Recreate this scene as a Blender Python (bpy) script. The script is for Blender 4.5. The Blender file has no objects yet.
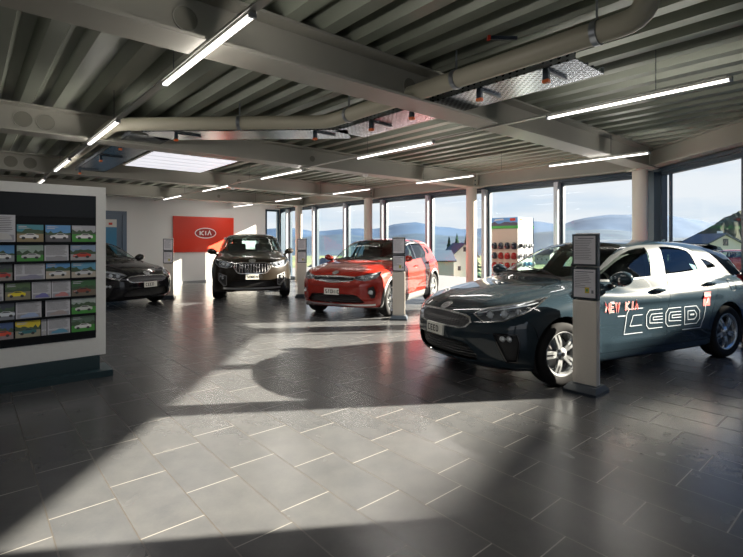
import numpy as np, math
# ---------------------------------------------------------------- camera frame
CAM_H=1.42; FPX=470.0; CX=371.5; HY=241.5
TU=math.atan2(405.5,470.0)
U=np.array([-math.sin(TU),math.cos(TU)]); V=np.array([math.cos(TU),math.sin(TU)])
def uv(e,d):
    p=U*e+V*d; return float(p[0]),float(p[1])
# ---------------------------------------------------------------- smooth car body as a field
def spl(pts):
    xs=np.array([p[0] for p in pts],float); ys=np.array([p[1] for p in pts],float)
    o=np.argsort(xs); xs=xs[o]; ys=ys[o]
    h=np.diff(xs); dl=np.diff(ys)/h
    m=np.zeros_like(xs); m[0]=dl[0]; m[-1]=dl[-1]
    for i in range(1,len(xs)-1):
        if dl[i-1]*dl[i]<=0: m[i]=0
        else:
            w1=2*h[i]+h[i-1]; w2=h[i]+2*h[i-1]
            m[i]=(w1+w2)/(w1/dl[i-1]+w2/dl[i])
    def f(x):
        x=np.asarray(x,float); i=np.clip(np.searchsorted(xs,x)-1,0,len(xs)-2)
        t=(x-xs[i])/h[i]; t=np.clip(t,-.5,1.5); tc=np.clip(t,0,1)
        y=(2*tc**3-3*tc**2+1)*ys[i]+(tc**3-2*tc**2+tc)*h[i]*m[i]+(-2*tc**3+3*tc**2)*ys[i+1]+(tc**3-tc**2)*h[i]*m[i+1]
        return y+np.where(x<xs[0],(x-xs[0])*m[0],0)+np.where(x>xs[-1],(x-xs[-1])*m[-1],0)
    if xs[-1]-xs[0]>20: return f
    gx=np.linspace(xs[0]-3,xs[-1]+3,5000); gy=f(gx)
    return lambda x: np.interp(x,gx,gy)
def smx(a,b,r):
    h=np.maximum(r-np.abs(a-b),0); return np.maximum(a,b)+h*h/(4*r)
def smn(a,b,r):
    h=np.maximum(r-np.abs(a-b),0); return np.minimum(a,b)-h*h/(4*r)
def tri(t,w): return np.exp(-(t/w)**2)
def crease(t,wu,wd):   # sharp ridge line with different fall-offs above / below
    return np.where(t>0,np.exp(-t/wu),np.exp(t/wd))
class Body:
    def __init__(s,**k):
        s.__dict__.update(k)
        sx=k.get('sx',1.)
        if sx!=1:
            for n in ('wid','deck','bot','gw','roof'): setattr(s,n,[(a*sx,b) for a,b in getattr(s,n)])
            for n in ('nose','tail'): setattr(s,n,[(a,b*sx) for a,b in getattr(s,n)])
            s.wb*=sx; s.foh*=sx; s.roh*=sx
        for n in ('wid','sec','nose','tail','deck','bot','gw','roof'): setattr(s,'f_'+n,spl(getattr(s,n)))
    def WL(s,x,z):
        w=s.f_wid(x)+s.f_sec(z)
        for xa in (s.wb/2,-s.wb/2):
            r=np.sqrt((x-xa)**2+(z-s.rt)**2)
            w=w+s.flare*np.exp(-((r-s.ra)/.11)**2)*np.where(z>s.rt-.25,1,.4)
        for (xc0,xc1,z0,z1,amp,wu,wd) in s.creases:
            zc=z0+(z1-z0)*(x-xc0)/(xc1-xc0)
            k=np.clip((x-min(xc0,xc1))/.25,0,1)*np.clip((max(xc0,xc1)-x)/.25,0,1); k=k*k*(3-2*k)
            w=w+amp*k*crease(z-zc,wu,wd)
        return w
    def __call__(s,x,y,z):
        y=np.abs(y)
        a=y-s.WL(x,z)
        yn=y/.85
        fr=(x-(s.f_nose(z)-s.bowf*yn**s.bowfn))*.85
        re=((s.f_tail(z)+s.bowr*yn**s.bowrn)-x)*.9
        dk=z-(s.f_deck(x)-s.crown*yn**s.crownn+s.fend*tri(y-s.fy,.11)*np.clip((x-.2)/.5,0,1))
        for (xa,xb,ya,yb,amp,w_) in s.hoodlines:
            yc=ya+(yb-ya)*(x-xa)/(xb-xa); k=np.clip((x-min(xa,xb))/.2,0,1)*np.clip((max(xa,xb)-x)/.2,0,1)
            dk=dk-amp*k*crease(yc-y,w_,.02)
        bt=s.f_bot(x)-z
        L=smx(a,dk,s.rdeck); L=smx(L,fr,s.rfront); L=smx(L,re,.10); L=smx(L,bt,.05)
        for (xa,y0,y1,z0,z1,dep,rr) in s.dents:      # scooped recesses of the nose
            q=np.maximum(np.maximum(y0-y,y-y1),np.maximum(z0-z,z-z1))
            L=L+dep*np.clip(-q/rr,0,1)*(x>xa)
        xs_=x+s.bowg*(y/.7)**2.2
        e=.02
        zr=s.f_roof(xs_); sl=(s.f_roof(xs_+e)-s.f_roof(xs_-e))/(2*e)
        rf=(z-(zr-s.rcrown*(y/.6)**2.4))/np.sqrt(1+np.minimum(sl*sl,9))
        gs=(y-(s.f_gw(x)-(z-s.gz)*s.tumble-s.gk*np.maximum(z-s.gz,0)**2))*.93
        G=smx(gs,rf,s.rroof); G=np.maximum(G,(s.gz-.2)-z)
        return smn(L,G,s.rbelt)
    def cast(s,o,d,tmax,n=90):
        """outermost root on rays o+t*d, coming from t=tmax inward"""
        o=np.asarray(o,float); d=np.asarray(d,float); N=len(o)
        ts=np.linspace(0,tmax,n)
        P=o[:,None,:]+ts[None,:,None]*d[:,None,:]
        f=s(P[...,0],P[...,1],P[...,2])
        ins=f<0
        last=n-1-np.argmax(ins[:,::-1],axis=1)
        hit=ins.any(axis=1)
        last=np.clip(last,0,n-2)
        a=ts[last]; b=ts[last+1]
        for _ in range(13):
            m=(a+b)/2; p=o+m[:,None]*d
            i=s(p[:,0],p[:,1],p[:,2])<0
            a=np.where(i,m,a); b=np.where(i,b,m)
        p=o+((a+b)/2)[:,None]*d
        return p,hit
    def normal(s,p,e=.004):
        x,y,z=p[:,0],p[:,1],p[:,2]
        g=np.stack([s(x+e,y,z)-s(x-e,y,z),s(x,y+e,z)-s(x,y-e,z),s(x,y,z+e)-s(x,y,z-e)],1)
        return g/np.maximum(np.linalg.norm(g,axis=1,keepdims=True),1e-9)
    def grid(s,nm=120,ne=34,nc=84):
        """half surface (y>=0), capsule rays. returns verts, quads"""
        xf=s.wb/2+s.foh; xr=-(s.wb/2+s.roh); zc=s.zc
        cf=xf-.85; cr=xr+.75
        st=[]
        for i in range(ne): st.append((cf,math.pi/2*(1-i/ne)))       # tilt forward
        for i in range(nm+1): st.append((cf+(cr-cf)*i/nm,0.))
        for i in range(1,ne+1): st.append((cr,-math.pi/2*i/ne))
        o=[];d=[]
        for (x0,t) in st:
            for j in range(nc+1):
                ph=-math.pi/2+math.pi*j/nc
                c=math.cos(t) if abs(abs(t)-math.pi/2)>1e-6 else .0035
                dd=np.array([math.sin(t),max(math.cos(ph),0)*c,math.sin(ph)*c]); dd/=np.linalg.norm(dd)
                o.append((x0,0,zc)); d.append(dd)
        p,h=s.cast(np.array(o),np.array(d),1.9)
        p[:,1]=np.maximum(p[:,1],0)
        for i in range(len(st)):
            p[i*(nc+1),1]=0; p[i*(nc+1)+nc,1]=0
        q=[]
        for i in range(len(st)-1):
            for j in range(nc):
                a=i*(nc+1)+j; q.append((a,a+1,a+nc+2,a+nc+1))
        return p,q
# ---- pose: local x forward, y left, z up
def pose(cx,cy,ang):
    h=np.array([math.cos(ang),math.sin(ang)]); l=np.array([-h[1],h[0]])
    return np.array([cx,cy]),h,l

def wheel_r(k): return k
CEED=Body(sx=1.03,wb=2.65,foh=.88,roh=.78,rt=.318,ra=.36,zc=.62,
  wid=[(2.3,.80),(1.9,.845),(1.5,.885),(1.0,.895),(.3,.895),(-.6,.895),(-1.2,.892),(-1.6,.87),(-2.0,.83),(-2.3,.78)],
  sec=[(.1,-.09),(.2,-.045),(.3,-.02),(.45,-.004),(.6,0),(.75,-.006),(.88,-.022),(.98,-.06),(1.1,-.12)],
  nose=[(.1,2.05),(.2,2.13),(.3,2.185),(.45,2.205),(.6,2.195),(.7,2.155),(.8,2.06),(.9,1.9)],
  tail=[(.1,-1.98),(.25,-2.06),(.5,-2.105),(.7,-2.08),(.9,-2.03),(1.1,-1.95)],
  deck=[(2.3,.66),(2.12,.735),(1.95,.80),(1.7,.865),(1.4,.922),(1.1,.972),(.85,1.02),(.5,1.0),(0,.985),(-.8,1.015),(-1.5,1.045),(-1.9,1.045),(-2.2,1.02)],
  bot=[(2.3,.215),(1.9,.18),(1.2,.15),(-1.2,.17),(-2.2,.26)],
  gw=[(1.2,.70),(.8,.775),(.4,.815),(-.2,.835),(-.8,.825),(-1.3,.79),(-1.7,.73),(-2.1,.65)], gz=.965,
  roof=[(1.3,.90),(1.0,1.045),(.75,1.165),(.5,1.275),(.25,1.37),(0.05,1.412),(-.2,1.43),(-.5,1.447),(-.9,1.436),(-1.3,1.40),(-1.6,1.355),(-1.78,1.31),(-1.88,1.20),(-1.98,1.03),(-2.06,.9)],
  tumble=.40,gk=.28,rcrown=.045,bowg=.17,rroof=.09,rbelt=.022,rdeck=.10,rfront=.13,
  bowf=.40,bowfn=2.6,bowr=.24,bowrn=2.8,crown=.085,crownn=2.2,fend=.012,fy=.68,flare=.012,
  creases=[(1.9,-2.0,.72,.86,.012,.10,.03),(.9,-1.0,.36,.42,.014,.03,.12)],
  hoodlines=[(.9,2.0,.60,.40,.010,.12)],dents=[])
STONIC=Body(wb=2.58,foh=.83,roh=.73,rt=.33,ra=.385,zc=.66,
  wid=[(2.2,.79),(1.8,.84),(1.4,.872),(1.0,.875),(.3,.868),(-.6,.868),(-1.2,.872),(-1.6,.85),(-2.1,.79)],
  sec=[(.1,-.07),(.25,-.03),(.35,-.012),(.5,0),(.65,0),(.8,-.01),(.92,-.03),(1.02,-.065),(1.15,-.13)],
  nose=[(.15,2.02),(.25,2.07),(.4,2.11),(.6,2.115),(.75,2.09),(.86,2.01),(.95,1.86)],
  tail=[(.15,-1.9),(.3,-1.98),(.55,-2.02),(.8,-1.99),(1.0,-1.92),(1.2,-1.84)],
  deck=[(2.2,.74),(2.03,.83),(1.85,.895),(1.6,.945),(1.3,.99),(1.0,1.03),(.75,1.06),(.4,1.03),(0,1.0),(-.8,1.02),(-1.5,1.06),(-2.1,1.06)],
  bot=[(2.2,.23),(1.9,.21),(1.2,.185),(-1.2,.20),(-2.1,.28)],
  gw=[(1.2,.69),(.8,.765),(.4,.80),(-.2,.815),(-.8,.805),(-1.3,.775),(-1.7,.73),(-2.0,.68)], gz=.98,
  roof=[(1.25,.95),(.97,1.09),(.73,1.22),(.5,1.34),(.27,1.43),(0.05,1.467),(-.3,1.487),(-.7,1.492),(-1.1,1.475),(-1.45,1.44),(-1.66,1.39),(-1.76,1.26),(-1.88,1.08),(-1.96,.95)],
  tumble=.36,gk=.25,rcrown=.04,bowg=.15,rroof=.09,rbelt=.022,rdeck=.10,rfront=.13,
  bowf=.34,bowfn=2.8,bowr=.20,bowrn=3,crown=.075,crownn=2.4,fend=.015,fy=.66,flare=.016,
  creases=[(1.8,-1.9,.80,.92,.012,.10,.03),(.9,-.9,.38,.44,.014,.03,.12)],
  hoodlines=[(.8,1.9,.58,.46,.012,.12)],dents=[])
SORENTO=Body(wb=2.78,foh=.94,roh=1.08,rt=.37,ra=.42,zc=.75,
  wid=[(2.4,.86),(2.0,.905),(1.6,.935),(1.0,.94),(.3,.935),(-.6,.935),(-1.4,.93),(-2.0,.90),(-2.5,.86)],
  sec=[(.1,-.08),(.25,-.04),(.4,-.012),(.55,0),(.75,0),(.9,-.01),(1.02,-.03),(1.12,-.065),(1.25,-.13)],
  nose=[(.15,2.22),(.25,2.28),(.4,2.315),(.65,2.325),(.85,2.30),(.98,2.22),(1.06,2.08)],
  tail=[(.15,-2.3),(.3,-2.4),(.6,-2.46),(.9,-2.43),(1.1,-2.37),(1.3,-2.28)],
  deck=[(2.4,.88),(2.22,.96),(2.05,1.02),(1.8,1.065),(1.5,1.105),(1.2,1.14),(1.0,1.165),(.6,1.13),(0,1.09),(-.8,1.11),(-1.6,1.14),(-2.4,1.16)],
  bot=[(2.3,.25),(2.0,.22),(1.3,.20),(-1.3,.21),(-2.4,.30)],
  gw=[(1.4,.74),(1.0,.82),(.6,.86),(0,.88),(-.8,.875),(-1.4,.86),(-2.0,.81),(-2.4,.75)], gz=1.07,
  roof=[(1.4,1.03),(1.1,1.20),(.85,1.35),(.6,1.48),(.38,1.575),(.15,1.615),(-.2,1.64),(-.7,1.645),(-1.3,1.63),(-1.8,1.59),(-2.1,1.54),(-2.2,1.42),(-2.3,1.22),(-2.38,1.0)],
  tumble=.32,gk=.2,rcrown=.04,bowg=.16,rroof=.09,rbelt=.022,rdeck=.10,rfront=.13,
  bowf=.36,bowfn=2.8,bowr=.22,bowrn=3,crown=.07,crownn=2.4,fend=.02,fy=.72,flare=.018,
  creases=[(2.0,-2.2,.92,1.0,.012,.10,.03),(1.0,-1.0,.42,.46,.014,.03,.12)],
  hoodlines=[(1.1,2.1,.60,.44,.014,.12)],dents=[])
BODIES=dict(ceed=CEED,stonic=STONIC,sorento=SORENTO)
# world pose: centre of wheelbase x,y and heading angle
POSE=dict(
 ceed=(2.74,5.96,math.atan2(-.423,-.906)),
 stonic=(.17,10.5,math.atan2(-.905,-.425)),
 sorento=(-3.42,13.34,math.atan2(-.965,.262)),
 black=(-6.75,11.16,math.atan2(-.469,.883)))

SKY_S=.72; SUN_E=52.; EXPO=.45
import bpy, bmesh, random
from mathutils import Vector, Matrix
SC=bpy.context.scene; COL=SC.collection
random.seed(7)
# ---------------------------------------------------------------- materials
MATS={}
def mat(name,col=(.5,.5,.5),rough=.5,metal=0.,coat=0.,emit=None,es=0.,spec=.5,ior=1.5):
    if name in MATS: return MATS[name]
    m=bpy.data.materials.new(name); m.use_nodes=True
    b=m.node_tree.nodes['Principled BSDF']
    b.inputs['Base Color'].default_value=(*col,1); b.inputs['Roughness'].default_value=rough
    b.inputs['Metallic'].default_value=metal; b.inputs['Coat Weight'].default_value=coat
    b.inputs['Coat Roughness'].default_value=.03; b.inputs['Specular IOR Level'].default_value=spec
    b.inputs['IOR'].default_value=ior
    if emit: b.inputs['Emission Color'].default_value=(*emit,1); b.inputs['Emission Strength'].default_value=es
    MATS[name]=m; return m
def nodes(m): 
    nt=m.node_tree; return nt,nt.nodes['Principled BSDF'],nt.nodes,nt.links
def vary(m,scale=8,amt=.15,bump=0,rough=0):
    """procedural wear: noise modulates the base colour a little"""
    nt,b,N,L=nodes(m); col=tuple(b.inputs['Base Color'].default_value)
    tc=N.new('ShaderNodeTexCoord'); no=N.new('ShaderNodeTexNoise'); no.inputs['Scale'].default_value=scale; no.inputs['Detail'].default_value=5
    L.new(tc.outputs['Object'],no.inputs['Vector'])
    mx=N.new('ShaderNodeMix'); mx.data_type='RGBA'
    mx.inputs[6].default_value=tuple(c*(1-amt) for c in col[:3])+(1,); mx.inputs[7].default_value=tuple(min(1,c*(1+amt)) for c in col[:3])+(1,)
    L.new(no.outputs['Fac'],mx.inputs[0]); L.new(mx.outputs[2],b.inputs['Base Color'])
    if bump:
        bp=N.new('ShaderNodeBump'); bp.inputs['Strength'].default_value=bump; bp.inputs['Distance'].default_value=.01
        L.new(no.outputs['Fac'],bp.inputs['Height']); L.new(bp.outputs['Normal'],b.inputs['Normal'])
    return m
def glass(name,tint=(1,1,1),refl=.08,rough=.0,pw_=2.5):
    if name in MATS: return MATS[name]
    m=bpy.data.materials.new(name); m.use_nodes=True; nt=m.node_tree; N=nt.nodes; L=nt.links
    N.remove(N['Principled BSDF'])
    t=N.new('ShaderNodeBsdfTransparent'); t.inputs[0].default_value=(*tint,1)
    g=N.new('ShaderNodeBsdfGlossy'); g.inputs['Roughness'].default_value=rough; g.inputs['Color'].default_value=(1,1,1,1)
    f=N.new('ShaderNodeLayerWeight'); f.inputs['Blend'].default_value=.25
    mr=N.new('ShaderNodeMapRange'); mr.inputs['To Min'].default_value=refl; mr.inputs['To Max'].default_value=.9
    pw=N.new('ShaderNodeMath'); pw.operation='POWER'; pw.inputs[1].default_value=pw_
    L.new(f.outputs['Facing'],pw.inputs[0]); L.new(pw.outputs[0],mr.inputs['Value'])
    mx=N.new('ShaderNodeMixShader'); L.new(mr.outputs[0],mx.inputs[0]); L.new(t.outputs[0],mx.inputs[1]); L.new(g.outputs[0],mx.inputs[2])
    L.new(mx.outputs[0],N['Material Output'].inputs['Surface'])
    MATS[name]=m; return m
# ---------------------------------------------------------------- objects
def tag(o,label=None,cat=None,group=None,kind=None):
    if label: o['label']=label
    if cat: o['category']=cat
    if group: o['group']=group
    if kind: o['kind']=kind
    return o
def thing(name,label,cat,loc=(0,0,0),rz=0,group=None):
    o=bpy.data.objects.new(name,None); COL.objects.link(o); o.location=loc; o.rotation_euler=(0,0,rz); o.empty_display_size=.1
    return tag(o,label,cat,group)
def link(name,me,parent=None,mats=None):
    o=bpy.data.objects.new(name,me); COL.objects.link(o)
    if parent: o.parent=parent
    if mats:
        for m in (mats if isinstance(mats,(list,tuple)) else [mats]): me.materials.append(m)
    return o
def finish(name,bm,mats,parent=None,smooth=False,ang=.6):
    me=bpy.data.meshes.new(name); bmesh.ops.recalc_face_normals(bm,faces=bm.faces[:]); 
    for f in bm.faces: f.smooth=smooth
    if smooth:
        for e in bm.edges:
            if len(e.link_faces)==2 and e.calc_face_angle(0)>ang: e.smooth=False
    bm.to_mesh(me); bm.free()
    return link(name,me,parent,mats)
def copy_tree(o,parent=None):
    c=o.copy(); COL.objects.link(c); c.parent=parent
    for k in [x for x in o.children]: copy_tree(k,c)
    return c
def B(): return bmesh.new()
def box(bm,x0,x1,y0,y1,z0,z1,mi=0,M=None,bev=0):
    v=[bm.verts.new(Vector((x,y,z))) for x in (x0,x1) for y in (y0,y1) for z in (z0,z1)]
    fs=[bm.faces.new([v[i] for i in q]) for q in ((0,1,3,2),(4,6,7,5),(0,4,5,1),(2,3,7,6),(0,2,6,4),(1,5,7,3))]
    for f in fs: f.material_index=mi
    if bev:
        es={e for f in fs for e in f.edges}
        r=bmesh.ops.bevel(bm,geom=list(es),offset=bev,segments=2,affect='EDGES',profile=.6)
        v=list({w for f in r['faces'] for w in f.verts}|{w for w in v if w.is_valid})
        for f in r['faces']: f.material_index=mi
    if M is not None:
        for w in v: w.co=M@w.co
    return v
def tube(bm,pts,r,seg=10,mi=0,cap=True):
    pts=[Vector(p) for p in pts]; rings=[]; n=len(pts)
    up=None
    for i,p in enumerate(pts):
        t=(pts[min(i+1,n-1)]-pts[max(i-1,0)]).normalized()
        if up is None: up=Vector((0,0,1)) if abs(t.z)<.9 else Vector((1,0,0))
        a=up-t*up.dot(t)
        if a.length<1e-4: a=Vector((0,1,0))-t*t.y
        a.normalize(); up=a; b=t.cross(a)
        rr=r[i] if isinstance(r,(list,tuple)) else r
        rings.append([bm.verts.new(p+(a*math.cos(2*math.pi*k/seg)+b*math.sin(2*math.pi*k/seg))*rr) for k in range(seg)])
    for i in range(n-1):
        for k in range(seg):
            f=bm.faces.new((rings[i][k],rings[i][(k+1)%seg],rings[i+1][(k+1)%seg],rings[i+1][k])); f.material_index=mi; f.smooth=True
    if cap:
        for rg in (rings[0],rings[-1]):
            try: f=bm.faces.new(rg); f.material_index=mi
            except ValueError: pass
def lathe(bm,prof,seg=40,axis='Y',mi=0,c=(0,0,0)):
    """profile of (radius, along axis)"""
    rings=[]
    for (r,h) in prof:
        rg=[]
        for k in range(seg):
            a=2*math.pi*k/seg; x=r*math.cos(a); y=r*math.sin(a)
            p={'Y':(x,h,y),'Z':(x,y,h),'X':(h,x,y)}[axis]
            rg.append(bm.verts.new(Vector(p)+Vector(c)))
        rings.append(rg)
    for i in range(len(rings)-1):
        for k in range(seg):
            f=bm.faces.new((rings[i][k],rings[i][(k+1)%seg],rings[i+1][(k+1)%seg],rings[i+1][k])); f.material_index=mi; f.smooth=True
    return rings
def prism(bm,poly,a,b,axis='Y',mi=0):
    """polygon extruded from a to b along axis; poly pts are the two other coordinates"""
    def P(p,h): return {'Y':(p[0],h,p[1]),'Z':(p[0],p[1],h),'X':(h,p[0],p[1])}[axis]
    A=[bm.verts.new(P(p,a)) for p in poly]; C=[bm.verts.new(P(p,b)) for p in poly]; n=len(poly)
    fs=[bm.faces.new(A),bm.faces.new(C[::-1])]+[bm.faces.new((A[i],A[(i+1)%n],C[(i+1)%n],C[i])) for i in range(n)]
    for f in fs: f.material_index=mi
    return fs
def ball(bm,c,r,sub=2,mi=0,sc=(1,1,1)):
    g=bmesh.ops.create_icosphere(bm,subdivisions=sub,radius=1)
    for v in g['verts']:
        v.co=Vector((v.co.x*sc[0]*r+c[0],v.co.y*sc[1]*r+c[1],v.co.z*sc[2]*r+c[2]))
        for f in v.link_faces: f.material_index=mi; f.smooth=True
    return g['verts']
# stroke lettering: polylines in a unit cell, drawn as thin raised strips
GL={'A':[[(0,0),(.5,1),(1,0)],[(.2,.35),(.8,.35)]],'^':[[(0,0),(.5,1),(1,0)]],'K':[[(0,0),(0,1)],[(1,1),(.05,.5),(1,0)]],
'I':[[(.5,0),(.5,1)]],'N':[[(0,0),(0,1),(1,0),(1,1)]],'E':[[(1,1),(0,1),(0,0),(1,0)],[(0,.5),(.8,.5)]],
'W':[[(0,1),(.25,0),(.5,.8),(.75,0),(1,1)]],'C':[[(1,1),(0,1),(0,0),(1,0)]],'D':[[(0,0),(0,1),(.7,1),(1,.75),(1,.25),(.7,0),(0,0)]],
'S':[[(1,1),(0,1),(0,.5),(1,.5),(1,0),(0,0)]],'T':[[(0,1),(1,1)],[(.5,1),(.5,0)]],'O':[[(0,0),(0,1),(1,1),(1,0),(0,0)]],
'R':[[(0,0),(0,1),(1,1),(1,.5),(0,.5)],[(.4,.5),(1,0)]],'7':[[(0,1),(1,1),(.35,0)]],'/':[[(0,0),(1,1)]],' ':[]}
def strokes(bm,pl,w,place,mi=0,th=.002,closed=False):
    """polyline of 2-D points as a mitred strip; place(a,b,h)->3-D"""
    n=len(pl); L_=[];R_=[]
    for i,p in enumerate(pl):
        a=pl[i-1] if (i>0 or closed) else None; b=pl[(i+1)%n] if (i<n-1 or closed) else None
        def nd(p,q):
            d=(q[0]-p[0],q[1]-p[1]); l=math.hypot(*d) or 1e-9; return (d[0]/l,d[1]/l)
        d1=nd(a,p) if a else nd(p,b); d2=nd(p,b) if b else d1
        nx,ny=-(d1[1]+d2[1]),(d1[0]+d2[0]); l=math.hypot(nx,ny) or 1e-9; nx/=l; ny/=l
        k=1/max(.45,abs(nx*-d1[1]+ny*d1[0]))
        L_.append((p[0]+nx*w/2*k,p[1]+ny*w/2*k)); R_.append((p[0]-nx*w/2*k,p[1]-ny*w/2*k))
    m=n if closed else n-1
    V0=[bm.verts.new(place(*p,th)) for p in L_]; V1=[bm.verts.new(place(*p,th)) for p in R_]
    V2=[bm.verts.new(place(*p,0)) for p in L_]; V3=[bm.verts.new(place(*p,0)) for p in R_]
    for i in range(m):
        j=(i+1)%n
        for q in ((V0[i],V0[j],V1[j],V1[i]),(V2[i],V2[j],V0[j],V0[i]),(V1[i],V1[j],V3[j],V3[i])):
            f=bm.faces.new(q); f.material_index=mi
def letters(bm,txt,x0,z0,cw,ch,gap,w,place,mi=0,th=.002,shear=0):
    x=x0
    for c in txt:
        for pl in GL[c]: strokes(bm,[(x+a*cw+shear*b*ch,z0+b*ch) for a,b in pl],w,place,mi,th)
        x+=(cw if c!='I' else cw*.8)+gap
    return x
def kia_badge(name,parent,place,w,h,m_ring,m_let=None,m_fill=None,th=.004,rk=.085):
    """oval with the three letters, on any surface given by place"""
    bm=B(); n=36
    el=[(math.cos(2*math.pi*k/n)*w/2,math.sin(2*math.pi*k/n)*h/2) for k in range(n)]
    if m_fill:
        f=bm.faces.new([bm.verts.new(place(a*.97,b*.97,th*.4)) for a,b in el]); f.material_index=2
    strokes(bm,el,h*rk,place,0,th,True)
    lw=w*.17; lh=h*.42; g=w*.055; x=-(lw*2+lw*.55+g*2)/2
    for c in 'KI^':
        cw=lw*.55 if c=='I' else lw
        for pl in GL[c]: strokes(bm,[(x+a*cw,-lh/2+b*lh) for a,b in pl],h*.10,place,1,th)
        x+=cw+g
    return finish(name,bm,[m_ring,m_let or m_ring,m_fill or m_ring],parent)
# ================================================================= cars
def pt_in(poly,a,b):
    c=False; n=len(poly); j=n-1
    for i in range(n):
        xi,yi=poly[i]; xj,yj=poly[j]
        if (yi>b)!=(yj>b) and a<(xj-xi)*(b-yi)/(yj-yi)+xi: c=not c
        j=i
    return c
VIEWS={'S':(lambda p:(p[0],p[2]),Vector((0,1,0)),lambda a,b:Vector((a,0,b))),
 'F':(lambda p:(p[1],p[2]),Vector((1,0,0)),lambda a,b:Vector((0,a,b))),
 'T':(lambda p:(p[0],p[1]),Vector((0,0,1)),lambda a,b:Vector((a,b,0))),
 'D':(lambda p:((p[1]-p[0])*.70711,p[2]),Vector((1,1,0)).normalized(),lambda a,b:Vector((-a*.70711,a*.70711,b))),
 'E':(lambda p:((p[1]+p[0])*.70711,p[2]),Vector((-1,1,0)).normalized(),lambda a,b:Vector((a*.70711,a*.70711,b)))}
def V3(view,pts): return [VIEWS[view][0](p) for p in pts]
def smooth_poly(pts,n=3,closed=True):
    out=[];m=len(pts)
    for i in range(m):
        p0,p1,p2,p3=[pts[(i+k)%m] for k in (-1,0,1,2)]
        for k in range(n):
            t=k/n
            out.append(tuple(.5*((2*p1[c])+(-p0[c]+p2[c])*t+(2*p0[c]-5*p1[c]+4*p2[c]-p3[c])*t*t+(-p0[c]+3*p1[c]-3*p2[c]+p3[c])*t**3) for c in (0,1)))
    return out
def grow(poly,d):
    n=len(poly); A=sum(poly[i][0]*poly[(i+1)%n][1]-poly[(i+1)%n][0]*poly[i][1] for i in range(n)); s=1 if A>0 else -1
    out=[]
    for i in range(n):
        p,a,b=poly[i],poly[i-1],poly[(i+1)%n]
        def nn(p,q):
            dx,dy=q[0]-p[0],q[1]-p[1]; l=math.hypot(dx,dy) or 1e-9; return (dy/l*s,-dx/l*s)
        n1=nn(a,p); n2=nn(p,b); nx,ny=n1[0]+n2[0],n1[1]+n2[1]; l=math.hypot(nx,ny) or 1e-9; nx/=l; ny/=l
        k=d/max(.5,nx*n1[0]+ny*n1[1]); out.append((p[0]+nx*k,p[1]+ny*k))
    return out
def circ(x,z,r,n=36): return [(x+r*math.cos(2*math.pi*k/n),z+r*math.sin(2*math.pi*k/n)) for k in range(n)]
def carve(body,regions,nm=96,ne=26,nc=64):
    """cut the half surface along every region outline and sort its faces into regions"""
    p,q=body.grid(nm,ne,nc)
    bm=bmesh.new(); vs=[bm.verts.new(v) for v in p]
    for f in q:
        try: bm.faces.new([vs[i] for i in f])
        except ValueError: pass
    bmesh.ops.remove_doubles(bm,verts=bm.verts[:],dist=.0006)
    bmesh.ops.dissolve_degenerate(bm,dist=.0004,edges=bm.edges[:])
    for (name,view,poly,cond) in regions:
        pr,D,back=VIEWS[view]
        xs=[a for a,b in poly]; ys=[b for a,b in poly]; m=.002
        bb=(min(xs)-m,max(xs)+m,min(ys)-m,max(ys)+m)
        cand=set()
        for f in bm.faces:
            c=f.calc_center_median()
            if not cond(c): continue
            pp=[pr(v.co) for v in f.verts]
            if max(a for a,b in pp)<bb[0] or min(a for a,b in pp)>bb[1] or max(b for a,b in pp)<bb[2] or min(b for a,b in pp)>bb[3]: continue
            cand.add(f)
        n=len(poly)
        for i in range(n):
            (a0,b0),(a1,b1)=poly[i],poly[(i+1)%n]
            l=math.hypot(a1-a0,b1-b0)
            if l<1e-5: continue
            ux,uy=(a1-a0)/l,(b1-b0)/l; e=.004
            sel=[]
            for f in cand:
                lo=1e9;hi=-1e9;sl=1e9;sh=-1e9
                for v in f.verts:
                    a,b=pr(v.co); t=(a-a0)*ux+(b-b0)*uy; s=-(a-a0)*uy+(b-b0)*ux
                    lo=min(lo,t);hi=max(hi,t);sl=min(sl,s);sh=max(sh,s)
                if hi>-e and lo<l+e and sl<-1e-6 and sh>1e-6: sel.append(f)
            if not sel: continue
            no=back(-uy,ux); co=back(a0,b0)
            no=(no-D*no.dot(D)).normalized()
            geom=list(sel)+list({x for f in sel for x in f.edges})+list({x for f in sel for x in f.verts})
            r=bmesh.ops.bisect_plane(bm,geom=geom,plane_co=co,plane_no=no,dist=1e-5)
            cand={f for f in cand if f.is_valid}
            for g in r['geom']:
                if isinstance(g,bmesh.types.BMFace): cand.add(g)
    out={}
    for f in bm.faces:
        c=f.calc_center_median(); nm_='rest'
        for (name,view,poly,cond) in regions:
            if cond(c):
                a,b=VIEWS[view][0](c)
                if pt_in(poly,a,b): nm_=name; break
        out.setdefault(nm_,[]).append([tuple(v.co) for v in f.verts])
    bm.free()
    return out
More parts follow.
